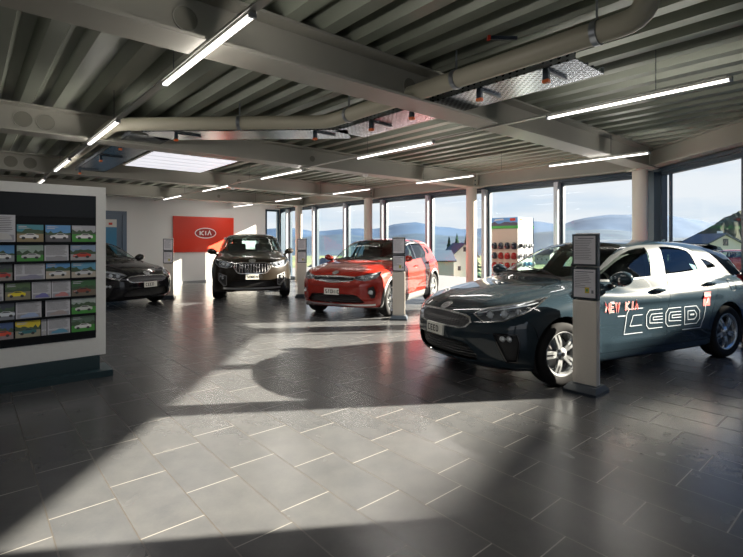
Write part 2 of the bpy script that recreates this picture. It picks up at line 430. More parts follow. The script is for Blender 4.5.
def panel(body,faces,name,mats,parent,side=0,off=0.,gap=.0025,depth=.018,rim=True,flip=False):
    """side 0: both halves welded; +1 left; -1 right (mirrored)"""
    if not faces: return None
    key={}; P=[]; F=[]
    def vid(p):
        k=(round(p[0]*20000),round(p[1]*20000),round(p[2]*20000))
        if k not in key: key[k]=len(P); P.append(p)
        return key[k]
    for f in faces:
        q=[]
        for p in f:
            i=vid(p if abs(p[1])>1e-4 else (p[0],0.,p[2]))
            if not q or q[-1]!=i: q.append(i)
        if len(q)>2 and q[0]==q[-1]: q.pop()
        if len(set(q))>2: F.append(q)
    if side==0:
        n0=len(P); mp={}
        for i in range(n0):
            if P[i][1]==0: mp[i]=i
            else: P.append((P[i][0],-P[i][1],P[i][2])); mp[i]=len(P)-1
        F+=[[mp[i] for i in q[::-1]] for q in F[:]]
    elif side<0:
        P=[(x,-y,z) for x,y,z in P]; F=[q[::-1] for q in F]
    A=np.array(P); N=body.normal(np.abs(A)*[0,1,0]+A*[1,0,1]); 
    sg=np.where(A[:,1]<0,-1.,1.); N[:,1]*=sg
    N[np.abs(A[:,1])<1e-6,1]=0
    # boundary
    ed={}
    for fi,q in enumerate(F):
        for i in range(len(q)):
            a,b=q[i],q[(i+1)%len(q)]; ed.setdefault((min(a,b),max(a,b)),[]).append((fi,a,b))
    bd=[v[0] for v in ed.values() if len(v)==1]
    mv=np.zeros_like(A)
    for (fi,a,b) in bd:
        c=A[F[fi]].mean(0); e=A[b]-A[a]; l=np.linalg.norm(e)+1e-9; e/=l
        w=c-A[a]; w=w-e*np.dot(w,e); w/=np.linalg.norm(w)+1e-9
        mv[a]+=w*min(l,.02); mv[b]+=w*min(l,.02)
    ln=np.linalg.norm(mv,axis=1); k=ln>1e-9
    A2=A.copy(); A2[k]+=mv[k]/ln[k,None]*gap
    A2=A2+N*off
    verts=[tuple(v) for v in A2]; faces_=[list(q) for q in F]
    # orientation check with normals
    fl=[]
    for q in faces_:
        v0,v1,v2=A2[q[0]],A2[q[1]],A2[q[-1]]
        # newell
        nn=np.zeros(3)
        for i in range(len(q)):
            a=A2[q[i]]; b=A2[q[(i+1)%len(q)]]; nn+=np.cross(a,b)
        fl.append(np.dot(nn,N[q].mean(0))<0)
    faces_=[q[::-1] if f else q for q,f in zip(faces_,fl)]
    nout=len(faces_); 
    if rim:
        low={}
        def lo(i):
            if i not in low: low[i]=len(verts); verts.append(tuple(A2[i]-N[i]*depth))
            return low[i]
        for (fi,a,b) in bd:
            if fl[fi]: a,b=b,a
            faces_.append([b,a,lo(a),lo(b)])
    me=bpy.data.meshes.new(name); me.from_pydata(verts,[],faces_)
    me.polygons.foreach_set('use_smooth',[i<nout for i in range(len(faces_))])
    ln_=[]
    for pi,pl in enumerate(me.polygons):
        for li in pl.loop_indices:
            if pi<nout: ln_.append(tuple(N[me.loops[li].vertex_index]))
            else: ln_.append(tuple(pl.normal))
    me.update()
    me.normals_split_custom_set(ln_)
    return link(name,me,parent,mats)
def body_pt(body,x,z,side=1,off=0.):
    """point on the flank at (x,z)"""
    p,h=body.cast([(x,0,z)],[(0,1.,0)],1.6,60); n=body.normal(p); p=p+n*off
    return Vector((p[0][0],p[0][1]*side,p[0][2]))
def nose_pt(body,y,z,off=0.,rear=False):
    s=-1. if rear else 1.
    p,h=body.cast([(s*.9,abs(y),z)],[(s,0,0)],2.4,60); n=body.normal(p); p=p+n*off
    return Vector((p[0][0],p[0][1]*(1 if y>=0 else -1),p[0][2]))
def flank_place(body,side=1):
    return lambda a,b,h:(lambda p:p)(body_pt(body,a,b,side,.001+h))
def nose_place(body,y0,z0): return lambda a,b,h:nose_pt(body,y0+a,z0+b,.002+h)
def make_wheel_meshes(R,W,rimR,style,m):
    bm=B(); s=W/2
    prof=[(rimR-.004,-s*.86),(rimR+.012,-s*.96),(R-.045,-s),(R-.018,-s*.93),(R-.004,-s*.72),(R,-s*.4),(R,0),(R,s*.4),(R-.004,s*.72),(R-.018,s*.93),(R-.045,s),(rimR+.012,s*.96),(rimR-.004,s*.86)]
    lathe(bm,prof,56); me_t=bpy.data.meshes.new('wheel'); 
    for sgn in (-.28,0,.28): lathe(bm,[(R+.0015,s*sgn-.004),(R+.0015,s*sgn+.004)],56,mi=1)
    bmesh.ops.recalc_face_normals(bm,faces=bm.faces[:]); bm.to_mesh(me_t); bm.free(); me_t.materials.append(m['tyre']); me_t.materials.append(m['black'])
    bm=B()
    o=s*.80
    lathe(bm,[(rimR-.004,-s*.86),(rimR-.03,-s*.8),(rimR-.05,-.02),(rimR-.03,o-.02),(rimR-.020,o-.004),(rimR-.004,o+.012),(rimR+.004,o+.006),(rimR+.004,-s*.86)],56)
    # spokes
    n,kind=style
    def spoke(a0,r0,r1,w0,w1,tw=0,mi=0):
        pts=[]
        for (r,w,h) in ((r0,w0,o-.012),((r0+r1)/2,(w0+w1)/2,o-.002),(r1,w1,o-.012)):
            for (sx,dy) in ((-1,-.026),(-.8,0),(.8,0),(1,-.026)):
                a=a0+tw*(r-r0)/(r1-r0); x=r; t=sx*w/2
                pts.append((x*math.cos(a)-t*math.sin(a),h+dy,x*math.sin(a)+t*math.cos(a)))
        v=[bm.verts.new(p) for p in pts]
        for i in range(2):
            for j in range(3):
                f=bm.faces.new((v[i*4+j],v[i*4+j+1],v[i*4+j+5],v[i*4+j+4])); f.material_index=mi
    for k in range(n):
        a=2*math.pi*k/n+math.pi/2
        if kind=='double':
            for s_ in (-1,1): 
                spoke(a+s_*.21,.035,rimR-.018,.036,.030,tw=-s_*.10)
            spoke(a,.05,rimR*.93,.022,.018,mi=1)
        else:
            spoke(a-.10,.035,rimR-.018,.042,.034,tw=.0); spoke(a+.14,.06,rimR-.018,.022,.030,tw=.12)
    lathe(bm,[(.0005,o+.008),(.024,o+.008),(.030,o+.004),(.060,o-.006),(.066,o-.03)],24)
    lathe(bm,[(.0005,o+.010),(.022,o+.0095),(.023,o+.006)],20,mi=1)
    for k in range(5):
        a=2*math.pi*(k+.5)/5+math.pi/2; ball(bm,(.045*math.cos(a),o-.004,.045*math.sin(a)),.006,1,1)
    me_r=bpy.data.meshes.new('rim'); bmesh.ops.recalc_face_normals(bm,faces=bm.faces[:]); bm.to_mesh(me_r); bm.free(); me_r.materials.append(m['alloy']); me_r.materials.append(m['blackg'])
    bm=B(); lathe(bm,[(.0005,-.01),(rimR*.72,-.01),(rimR*.72,-.03),(.0005,-.03)],40)
    box(bm,.06,.15,-.05,.02,.04,.13)
    me_b=bpy.data.meshes.new('brake_disc'); bmesh.ops.recalc_face_normals(bm,faces=bm.faces[:]); bm.to_mesh(me_b); bm.free(); me_b.materials.append(m['disc'])
    return me_t,me_r,me_b
def rounded(bm,c,s,r=.04,M=None,mi=0):
    v=box(bm,-s[0]/2,s[0]/2,-s[1]/2,s[1]/2,-s[2]/2,s[2]/2,mi,None,min(r,min(s)*.45))
    M2=Matrix.Translation(c)@(M or Matrix()); 
    for w in v: w.co=M2@w.co
def lens(bm,c,axis,r,mi_r,mi_l,body=None):
    ax=Vector(axis).normalized(); a=ax.orthogonal().normalized(); b=ax.cross(a); c=Vector(c)
    def ring(r_,h): return [bm.verts.new(c+ax*h+(a*math.cos(t*math.pi/9)+b*math.sin(t*math.pi/9))*r_) for t in range(18)]
    R_=[ring(r*1.25,.0),ring(r*1.2,.012),ring(r,.006),ring(r*.96,-.004),ring(r*.7,.008),ring(r*.35,.014),ring(.001,.016)]
    for i in range(6):
        for k in range(18):
            f=bm.faces.new((R_[i][k],R_[i][(k+1)%18],R_[i+1][(k+1)%18],R_[i+1][k])); f.material_index=mi_r if i<3 else mi_l; f.smooth=True
def mir(p): return (p[0],-p[1],p[2])
def build_car(kind,spec,root,m):
    body=BODIES[spec['body']]; rg=spec['regions']; parts=carve(body,rg,*spec.get('res',(96,26,64)))
    paint=m['paint']
    get=lambda n:parts.get(n,[])
    objs={}
    def centre(n,name,mt,**k): 
        o=panel(body,get(n),name,mt,root,0,**k); objs[n]=o; return o
    def both(n,name,mt,par=None,**k):
        for s in (1,-1): objs[(n,s)]=panel(body,get(n),name,mt,(par[s] if par else root),s,**k)
    centre('rest','body_shell',paint); centre('hood','hood',paint,depth=.03)
    centre('front_bumper','front_bumper',paint); centre('rear_bumper','rear_bumper',paint)
    centre('windshield','windshield',m['glass'],off=-.003,gap=.001,rim=False)
    centre('rear_window','rear_window',m['dglass'],off=-.003,gap=.001,rim=False)
    centre('cowl','cowl',m['black'],off=-.004)
    centre('grille','grille',spec.get('grille_mat',m['mesh']),off=-.035,gap=-.004,rim=False)
    centre('grille_rim','grille_surround',m['gchrome'],off=.004,gap=0,depth=.045)
    centre('grille_lower','grille_bar',spec.get('bar_mat',paint),off=.003,gap=0,depth=.04)
    centre('intake','lower_grille',m['mesh2'],off=-.045,gap=-.004,rim=False)
    centre('intake_rim','intake_frame',m['black'],off=.0,gap=0,depth=.05)
    centre('skid','skid_plate',spec.get('skid_mat',m['satin']),off=.006,gap=0)
    for s in (1,-1):
        for n in ('front_door','rear_door'):
            objs[(n,s)]=panel(body,get(n),'door',paint,root,s,gap=.003)
        for n,mt in (('fwin','glass'),('rwin','dglass'),('qwin','dglass')):
            panel(body,get(n),'side_window',m[mt],root,s,off=-.004,gap=.001,rim=False)
        if get('trim'): panel(body,get('trim'),'window_trim',m.get('trimmat',m['blackg']),root,s,off=.0015,gap=.0005,depth=.012)
        if get('chrome_line'): panel(body,get('chrome_line'),'window_moulding',m['chrome'],root,s,off=.003,gap=0,depth=.012)
        if get('clad'): panel(body,get('clad'),'wheel_arch_cladding',m['clad'],root,s,off=.010,gap=.0,depth=.03)
        if get('sill'): panel(body,get('sill'),'side_sill',m['clad'],root,s,off=.012,gap=.0,depth=.03)
        if get('headlight_rim'): panel(body,get('headlight_rim'),'headlight_bezel',m['gchrome'],root,s,off=.002,gap=0,depth=.03)
        hl=panel(body,get('headlight'),'headlight',m['lens'],root,s,off=.001,gap=.0015,rim=False)
        panel(body,get('headlight'),'reflector',m['refl'],hl,s,off=-.07,gap=-.001,rim=True,depth=-.068)
        bm=B(); 
        for (x,y,z,r) in spec['lamps']:
            p=Vector((x,y*s,z)); lens(bm,p,(1,.25*s,0),r,0,1)
        for pl in spec.get('drl',[]):
            pts=[]
            for q in pl:
                A=np.array([q]); n=body.normal(A)[0]; pts.append(Vector((q[0]-n[0]*.02,(q[1]-n[1]*.02)*s,q[2]-n[2]*.02)))
            tube(bm,pts,.007,6,1)
        finish('lamp_unit',bm,[m['chrome'],m['lampglow']],hl)
        if get('taillight'): panel(body,get('taillight'),'tail_light',m['tail'],root,s,off=.003,gap=.002)
        if get('fog'): 
            fo=panel(body,get('fog'),'fog_light_recess',m['black'],root,s,off=-.03,gap=-.003,rim=False)
            if get('fog_rim'): panel(body,get('fog_rim'),'fog_light_bezel',spec.get('fogrim_mat',m['satin']),root,s,off=.003,gap=0,depth=.035)
            bm=B()
            for (x,y,z,r) in spec['fogs']:
                p=nose_pt(body,y,z,-.012); lens(bm,(p.x,p.y*s,p.z),(1,.45*s,0),r,0,1)
            if spec['fogs']: finish('fog_light',bm,[m['chrome'],m['lampglow']],fo)
        # door handles
        for n,(hx,hz) in zip(('front_door','rear_door'),spec['handles']):
            par=objs[(n,s)]
            bm=B(); 
            P=[body_pt(body,hx+dx,hz+.004*math.sin(dx*10),s,of) for dx,of in ((-.10,.002),(-.085,.026),(-.04,.038),(.03,.038),(.075,.028),(.095,.002))]
            tube(bm,P,[.010,.014,.016,.016,.014,.010],8)
            finish('door_handle',bm,m.get('handle',paint),par,True)
            bm=B(); c=body_pt(body,hx,hz-.005,s,.0015); n_=12
            f=bm.faces.new([bm.verts.new(body_pt(body,hx+.075*math.cos(2*math.pi*k/n_),hz-.004+.026*math.sin(2*math.pi*k/n_),s,.0022)) for k in range(n_)])
            finish('handle_recess',bm,m['black'],par)
        # door mirror
        mx,my,mz=spec['mirror']
        ms_=spec.get('msc',1.); bm=B(); vs=ball(bm,(0,0,0),1,3)
        for v in vs:
            x,y,z=v.co; 
            if x<0: x*=.35
            w=1-.25*max(0,-y)
            v.co=Vector((mx+x*.11*ms_,(my+y*.125*ms_)*s,mz+(z*.082*w+.012*y)*ms_))
        mr=finish('door_mirror',bm,paint,root,True)
        bm=B(); vs=ball(bm,(0,0,0),1,2)
        for v in vs:
            x,y,z=v.co; v.co=Vector((mx-.036*ms_+x*.006,(my+y*.108*ms_)*s,mz+(z*.066*(1-.25*max(0,-y))+.012*y)*ms_))
        finish('mirror_glass',bm,m['mirror'],mr,True)
        bm=B(); bp=body_pt(body,mx+.02,mz-.085,s,-.01)
        tube(bm,[bp,Vector((mx+.015,(abs(bp.y)+.05)*s,mz-.075)),Vector((mx+.01,(my-.05)*s,mz-.05))],[.035,.026,.022],8)
        finish('mirror_arm',bm,m['blackg'],mr,True)
        # wells
        for xa in (body.wb/2,-body.wb/2):
            bm=B(); R_=body.ra-.004; y1=abs(body_pt(body,xa,body.rt+body.ra*.8,1).y)-.03
            rings=lathe(bm,[(R_,.0),(R_,1.)],40)
            for v in bm.verts: v.co=Vector((v.co.x+xa,(.42+(y1-.42)*v.co.y)*s,v.co.z+body.rt))
            bmesh.ops.delete(bm,geom=[f for f in bm.faces if f.calc_center_median().z<body.rt-.18],context='FACES')
            finish('wheel_well',bm,m['black'],root,True)
    lf=[f for k,v in parts.items() if k not in ('windshield','rear_window','fwin','rwin','qwin','arch') for f in v]
    panel(body,lf,'cabin_lining',m['black'],root,0,off=-.082,gap=.004,rim=False)
    # wheels
    tr,rr,br=make_wheel_meshes(body.rt,spec['tw'],spec['rimr'],spec['style'],m)
    for xa,st in ((body.wb/2,spec.get('steer',0)),(-body.wb/2,0)):
        for s in (1,-1):
            yo=spec['track']
            w=link('wheel',tr,root); w.location=(xa,s*yo,body.rt); w.rotation_euler=(0,random.uniform(0,1),(math.pi if s<0 else 0)+st)
            w.rotation_euler[1]=spec.get('spin',{}).get((xa>0,s),w.rotation_euler[1])
            r=link('rim',rr,w); b=link('brake_disc',br,w)
    # cabin
    for sx,sy in spec['seats']:
        bm=B(); z=spec['seatz']
        rounded(bm,(sx,sy,z),(.50,.50,.16),.06)
        rounded(bm,(sx-.27,sy,z+.33),(.15,.48,.62),.06,Matrix.Rotation(-.22,4,'Y'))
        rounded(bm,(sx-.37,sy,z+.70),(.09,.26,.17),.04,Matrix.Rotation(-.15,4,'Y'))
        tube(bm,[(sx-.34,sy-.05,z+.55),(sx-.36,sy-.05,z+.68)],.006,6); tube(bm,[(sx-.34,sy+.05,z+.55),(sx-.36,sy+.05,z+.68)],.006,6)
        finish('seat',bm,m['seat'],root,True)
    bm=B(); dx,dz=spec['dash']
    rounded(bm,(dx,0,dz),(.46,1.30,.20),.08); rounded(bm,(dx-.13,.36,dz+.10),(.20,.36,.07),.03)
    finish('dashboard',bm,m['dash'],root,True)
    bm=B(); n=28; cx,cy,cz=dx-.36,.36,dz+.02; A=Matrix.Rotation(-.45,3,'Y')
    tube(bm,[Vector((cx,cy,cz))+A@Vector((0,.18*math.cos(2*math.pi*k/n),.18*math.sin(2*math.pi*k/n))) for k in range(n+1)],.015,8,cap=False)
    for a in (math.pi,0,-math.pi/2): tube(bm,[Vector((cx+.03,cy,cz)),Vector((cx,cy,cz))+A@Vector((0,.18*math.cos(a),.18*math.sin(a)))],.014,6)
    ball(bm,(cx+.03,cy,cz),.055,2,sc=(.5,1,1)); tube(bm,[(cx+.03,cy,cz),(cx+.25,cy,cz-.06)],.03,8)
    finish('steering_wheel',bm,m['black'],root,True)
    # inner mirror, wipers
    x0,z0=spec['imirror']
    bm=B(); rounded(bm,(x0,0,z0),(.03,.24,.06),.014); tube(bm,[(x0,0,z0),(x0+.08,0,z0+.06)],.008,6)
    finish('rear_view_mirror',bm,m['black'],root,True)
    for (x1,y1,x2,y2) in spec['wipers']:
        def tp(x,y,h):
            p,_=body.cast([(x,abs(y),.6)],[(0,0,1.)],1.4,70); nn=body.normal(p); return Vector((p[0][0]+nn[0][0]*h,y,p[0][2]+nn[0][2]*h))
        bm=B(); tube(bm,[tp(x1+(x2-x1)*t,y1+(y2-y1)*t,.014) for t in (0,.2,.4,.6,.8,1)],.007,6); tube(bm,[tp(x1,y1,.02),tp((x1+x2)/2,(y1+y2)/2,.03)],.009,6)
        finish('wiper',bm,m['black'],root)
    # plate
    bm=B(); pz=spec['plate_z']; pl=nose_place(body,0,pz); c=nose_pt(body,0,pz,.012)
    tilt=spec.get('plate_tilt',0.)
    def pp(a,b,h): return Vector((c.x+h+tilt*b,a,c.z+b))
    def pq(a0,a1,b0,b1,h,mi):
        v=[bm.verts.new(pp(a,b,h)) for a,b in ((a0,b0),(a1,b0),(a1,b1),(a0,b1))]; w=[bm.verts.new(pp(a,b,-.02)) for a,b in ((a0,b0),(a1,b0),(a1,b1),(a0,b1))]
        for q in (v,w[::-1],*[(v[i],w[i],w[(i+1)%4],v[(i+1)%4]) for i in range(4)]):
            f=bm.faces.new(q); f.material_index=mi
    W_,H_=spec.get('plate_size',(.30,.115)); pq(-W_/2,W_/2,-H_/2,H_/2,.004,0)
    for t in spec['plate_text'] if False else []: pass
    letters(bm,spec['plate_text'],-W_*.40,-H_*.24,W_*.11,H_*.48,W_*.06,.012,lambda a,b,h:pp(a,b,.0045+h),1,.001)
    finish('license_plate',bm,[m['plate'],m['black']],root)
    bz=spec['badge_z']
    kia_badge('badge',root,lambda a,b,h:nose_pt(body,a,bz+b,.004+h),spec.get('badge_w',.13),spec.get('badge_w',.13)*.5,m['gchrome'],None,m['satin'],.004,.13)
    return parts,objs
def roof_rail(body,root,x0,x1,m,h=.045):
    for s in (1,-1):
        bm=B(); P=[]
        for k in range(15):
            t=k/14; x=x0+(x1-x0)*t; y=float(body.f_gw(x))-.165
            p,_=body.cast([(x,y,.8)],[(0,0,1.)],1.2,60)
            P.append(Vector((x,y*s,p[0][2]+h*min(1,6*t,6*(1-t))**.6-.004)))
        tube(bm,P,.016,8)
        finish('roof_rail',bm,m,root,True)
mat('satin_silver',(.55,.56,.58),.28,.9); mat('gloss_black',(.008,.008,.01),.08,0,.6); mat('sign_red',(.62,.035,.012),.35)
def carmats(p,paint,extra=None):
    m={}
    m['paint']=mat(p+'_paint',paint[0],paint[1],paint[2],1.0)
    nt,b,N,L=nodes(m['paint'])     # metallic flake
    if p in ('black','sorento'): b.inputs['Specular IOR Level'].default_value=.08; b.inputs['Metallic'].default_value=0; b.inputs['Coat Weight'].default_value=.75
    tc=N.new('ShaderNodeTexCoord'); no=N.new('ShaderNodeTexNoise'); no.inputs['Scale'].default_value=900; L.new(tc.outputs['Object'],no.inputs['Vector'])
    bp=N.new('ShaderNodeBump'); bp.inputs['Strength'].default_value=.04; bp.inputs['Distance'].default_value=.0005; L.new(no.outputs['Fac'],bp.inputs['Height']); L.new(bp.outputs['Normal'],b.inputs['Normal'])
    m['glass']=glass('car_glass',(.80,.90,.86),.05); m['dglass']=glass('tinted_glass',(.30,.40,.42),.07)
    m['black']=mat('black_plastic',(.012,.012,.013),.55); m['blackg']=mat('gloss_black',(.008,.008,.01),.08,0,.6)
    m['chrome']=mat('chrome',(.8,.8,.8),.08,1.); m['satin']=mat('satin_silver',(.55,.56,.58),.28,.9)
    m['alloy']=mat('alloy',(.42,.44,.46),.25,.75,.3); m['disc']=mat('brake_steel',(.25,.25,.26),.4,.9)
    m['tyre']=mat('tyre_rubber',(.012,.012,.013),.9,spec=.1); m['clad']=mat('grey_cladding',(.055,.058,.062),.6)
    m['lens']=glass('clear_lens',(.95,.97,1),.10); m['refl']=mat('lamp_housing',(.30,.32,.34),.25,.7); m['gchrome']=mat('grille_chrome',(.85,.85,.87),.22,1.)
    m['lampglow']=mat('lamp_lens',(.75,.8,.85),.05,.2,1.); m['tail']=mat('red_lamp',(.45,.01,.01),.12,0,1.)
    m['mirror']=mat('mirror_silver',(.85,.87,.9),.03,1.); m['seat']=mat('seat_cloth',(.025,.025,.028),.85); m['dash']=mat('dash_plastic',(.02,.02,.022),.6)
    m['plate']=mat('plate_cream',(.72,.72,.66),.4)
    if 'grille_mesh' not in MATS:
        g=mat('grille_mesh',(.012,.012,.014),.5); nt,b,N,L=nodes(g)
        tc=N.new('ShaderNodeTexCoord'); mp=N.new('ShaderNodeMapping'); mp.inputs['Scale'].default_value=(1,1,2.2); v=N.new('ShaderNodeTexVoronoi'); v.inputs['Scale'].default_value=26; v.inputs['Randomness'].default_value=.15
        cr=N.new('ShaderNodeValToRGB'); cr.color_ramp.elements[0].position=.35; cr.color_ramp.elements[0].color=(.008,.008,.01,1); cr.color_ramp.elements[1].position=.55; cr.color_ramp.elements[1].color=(.03,.032,.035,1)
        L.new(tc.outputs['Object'],mp.inputs['Vector']); L.new(mp.outputs[0],v.inputs['Vector']); L.new(v.outputs['Distance'],cr.inputs[0]); L.new(cr.outputs[0],b.inputs['Base Color'])
        bp=N.new('ShaderNodeBump'); bp.inputs['Strength'].default_value=.8; bp.inputs['Distance'].default_value=.01; L.new(v.outputs['Distance'],bp.inputs['Height']); L.new(bp.outputs['Normal'],b.inputs['Normal'])
        h=mat('lower_mesh',(.012,.012,.014),.4); nt,b,N,L=nodes(h)
        tc=N.new('ShaderNodeTexCoord'); w=N.new('ShaderNodeTexWave'); w.bands_direction='Z'; w.inputs['Scale'].default_value=11
        L.new(tc.outputs['Object'],w.inputs['Vector']); bp=N.new('ShaderNodeBump'); bp.inputs['Strength'].default_value=.9; bp.inputs['Distance'].default_value=.015
        L.new(w.outputs['Fac'],bp.inputs['Height']); L.new(bp.outputs['Normal'],b.inputs['Normal'])
    m['mesh']=MATS['grille_mesh']; m['mesh2']=MATS['lower_mesh']
    if extra: m.update(extra)
    return m
FR=lambda c:c.x>1.3 and c.z<1.2
def ceed_regions():
    b=CEED; R=[]
    hb=b.wb/2
    for xa in (hb,-hb): R.append(('arch','S',circ(xa,b.rt+.012,b.ra,40),lambda c:c.y>.42 and c.z<.8))
    hl=V3('D',[(2.106,.451,.704),(2.06,.49,.738),(2.011,.531,.757),(1.775,.724,.815),(1.50,.79,.862),(1.66,.80,.79),(1.806,.799,.733),(1.97,.719,.665),(2.09,.58,.645)])
    R.append(('headlight','D',hl,FR))
    R.append(('headlight_rim','D',grow(hl,.009),FR))
    g=[(-.1,.688),(.0,.690),(.2,.686),(.37,.676),(.43,.658),(.455,.628),(.42,.588),(.36,.570),(.2,.568),(-.1,.568)]
    R.append(('grille','F',g,FR)); R.append(('grille_rim','F',grow(g,.016),FR))
    i=[(-.1,.435),(.33,.43),(.43,.415),(.53,.31),(.50,.25),(.2,.235),(-.1,.235)]
    R.append(('intake','F',i,FR))
    f=V3('D',[(2.045,.675,.53),(1.88,.80,.535),(1.865,.815,.45),(1.88,.79,.28),(1.953,.745,.275),(2.03,.70,.45)])
    R.append(('fog','D',f,FR)); R.append(('fog_rim','D',grow(f,.012),FR))
    up=lambda c:c.z>.93 and c.y>.38
    R.append(('windshield','T',[(1.03,-.1),(1.0,.2),(.92,.5),(.82,.65),(.70,.672),(.45,.61),(.12,.535),(.05,.50),(.03,.3),(.03,-.1)],lambda c:c.z>1.0 and c.x>-.2))
    R.append(('rear_window','F',[(-.1,1.30),(.42,1.29),(.52,1.25),(.60,1.10),(.54,1.07),(-.1,1.06)],lambda c:c.x<-1.5 and c.z>1.0))
    R.append(('fwin','S',[(.78,1.02),(.70,1.065),(.517,1.147),(.36,1.22),(.21,1.28),(.08,1.32),(-.05,1.342),(-.2,1.352),(-.175,1.262),(-.045,1.035),(.29,1.022),(.62,1.015)],up))
    R.append(('rwin','S',[(-.455,1.358),(-.6,1.358),(-.805,1.338),(-.93,1.305),(-.975,1.254),(-.965,1.082),(-.6,1.06),(-.306,1.05)],up))
    R.append(('qwin','S',[(-1.13,1.215),(-1.25,1.19),(-1.36,1.15),(-1.42,1.105),(-1.19,1.09)],up))
    tr=[(.88,1.0),(.72,1.085),(.517,1.175),(.36,1.248),(.21,1.305),(.08,1.343),(-.05,1.366),(-.2,1.378),(-.6,1.384),(-.83,1.362),(-.97,1.33),(-1.15,1.255),(-1.38,1.17),(-1.50,1.09),(-1.19,1.068),(-.6,1.038),(-.3,1.028),(.0,1.012),(.3,1.0),(.62,.993)]
    R.append(('trim','S',tr,up))
    sd=lambda c:c.y>.45
    R.append(('front_door','S',[(.90,1.0),(.95,.9),(.97,.7),(.95,.40),(.90,.27),(-.17,.27),(-.18,.5),(-.25,.88),(-.30,1.03),(-.49,1.42),(0,1.42),(.3,1.35),(.70,1.12)],sd))
    R.append(('rear_door','S',[(-.17,.27),(-.18,.5),(-.25,.88),(-.31,1.03),(-.49,1.42),(-.85,1.40),(-1.06,1.33),(-1.12,1.10),(-1.17,.95),(-1.15,.80),(-1.03,.62),(-.97,.45),(-.95,.27)],sd))
    R.append(('cowl','T',[(1.09,-.1),(1.06,.25),(.98,.5),(.88,.68),(.74,.705),(.66,.66),(.5,.3),(.5,-.1)],lambda c:c.z>.9))
    R.append(('hood','T',[(1.09,-.1),(1.06,.25),(.98,.5),(.88,.68),(.90,.72),(1.3,.70),(1.6,.67),(1.82,.60),(1.98,.49),(2.08,.34),(2.13,.15),(2.14,-.1)],lambda c:c.z>.66 and c.x>.8))
    R.append(('taillight','S',[(-1.80,.98),(-2.4,1.0),(-2.4,.80),(-2.08,.81),(-1.92,.87)],lambda c:c.y>.4 and c.x<-1.6))
    R.append(('front_bumper','S',[(1.73,.60),(1.80,.68),(2.6,.72),(2.6,-.1),(1.68,-.1),(1.68,.45)],lambda c:c.x>1.4))
    R.append(('rear_bumper','S',[(-1.76,.62),(-2.6,.66),(-2.6,-.1),(-1.72,-.1)],lambda c:c.x<-1.4))
    return R
def ceed_spec():
    return dict(body='ceed',regions=ceed_regions(),lamps=[(2.0,.56,.70,.036),(1.91,.66,.715,.036),(1.80,.73,.74,.026)],
      drl=[[(2.09,.47,.728),(2.0,.55,.752),(1.86,.66,.785),(1.70,.745,.815),(1.58,.77,.838)]],
      fogrim_mat=MATS['gloss_black'],fogs=[(0,.735,.495,.024),(0,.775,.495,.024)],handles=[(-.06,.875),(-1.03,.905)],mirror=(.60,.93,1.03),
      tw=.205,rimr=.222,style=(5,'double'),track=.785,seats=[(-.10,.36),(-.10,-.36),(-.95,.36),(-.95,-.36)],seatz=.52,dash=(.66,.88),
      imirror=(.22,1.26),wipers=[(1.0,.52,.92,-.05),(1.02,-.1,.94,-.62)],plate_z=.505,plate_text='CEED',badge_z=.735,fog=1)
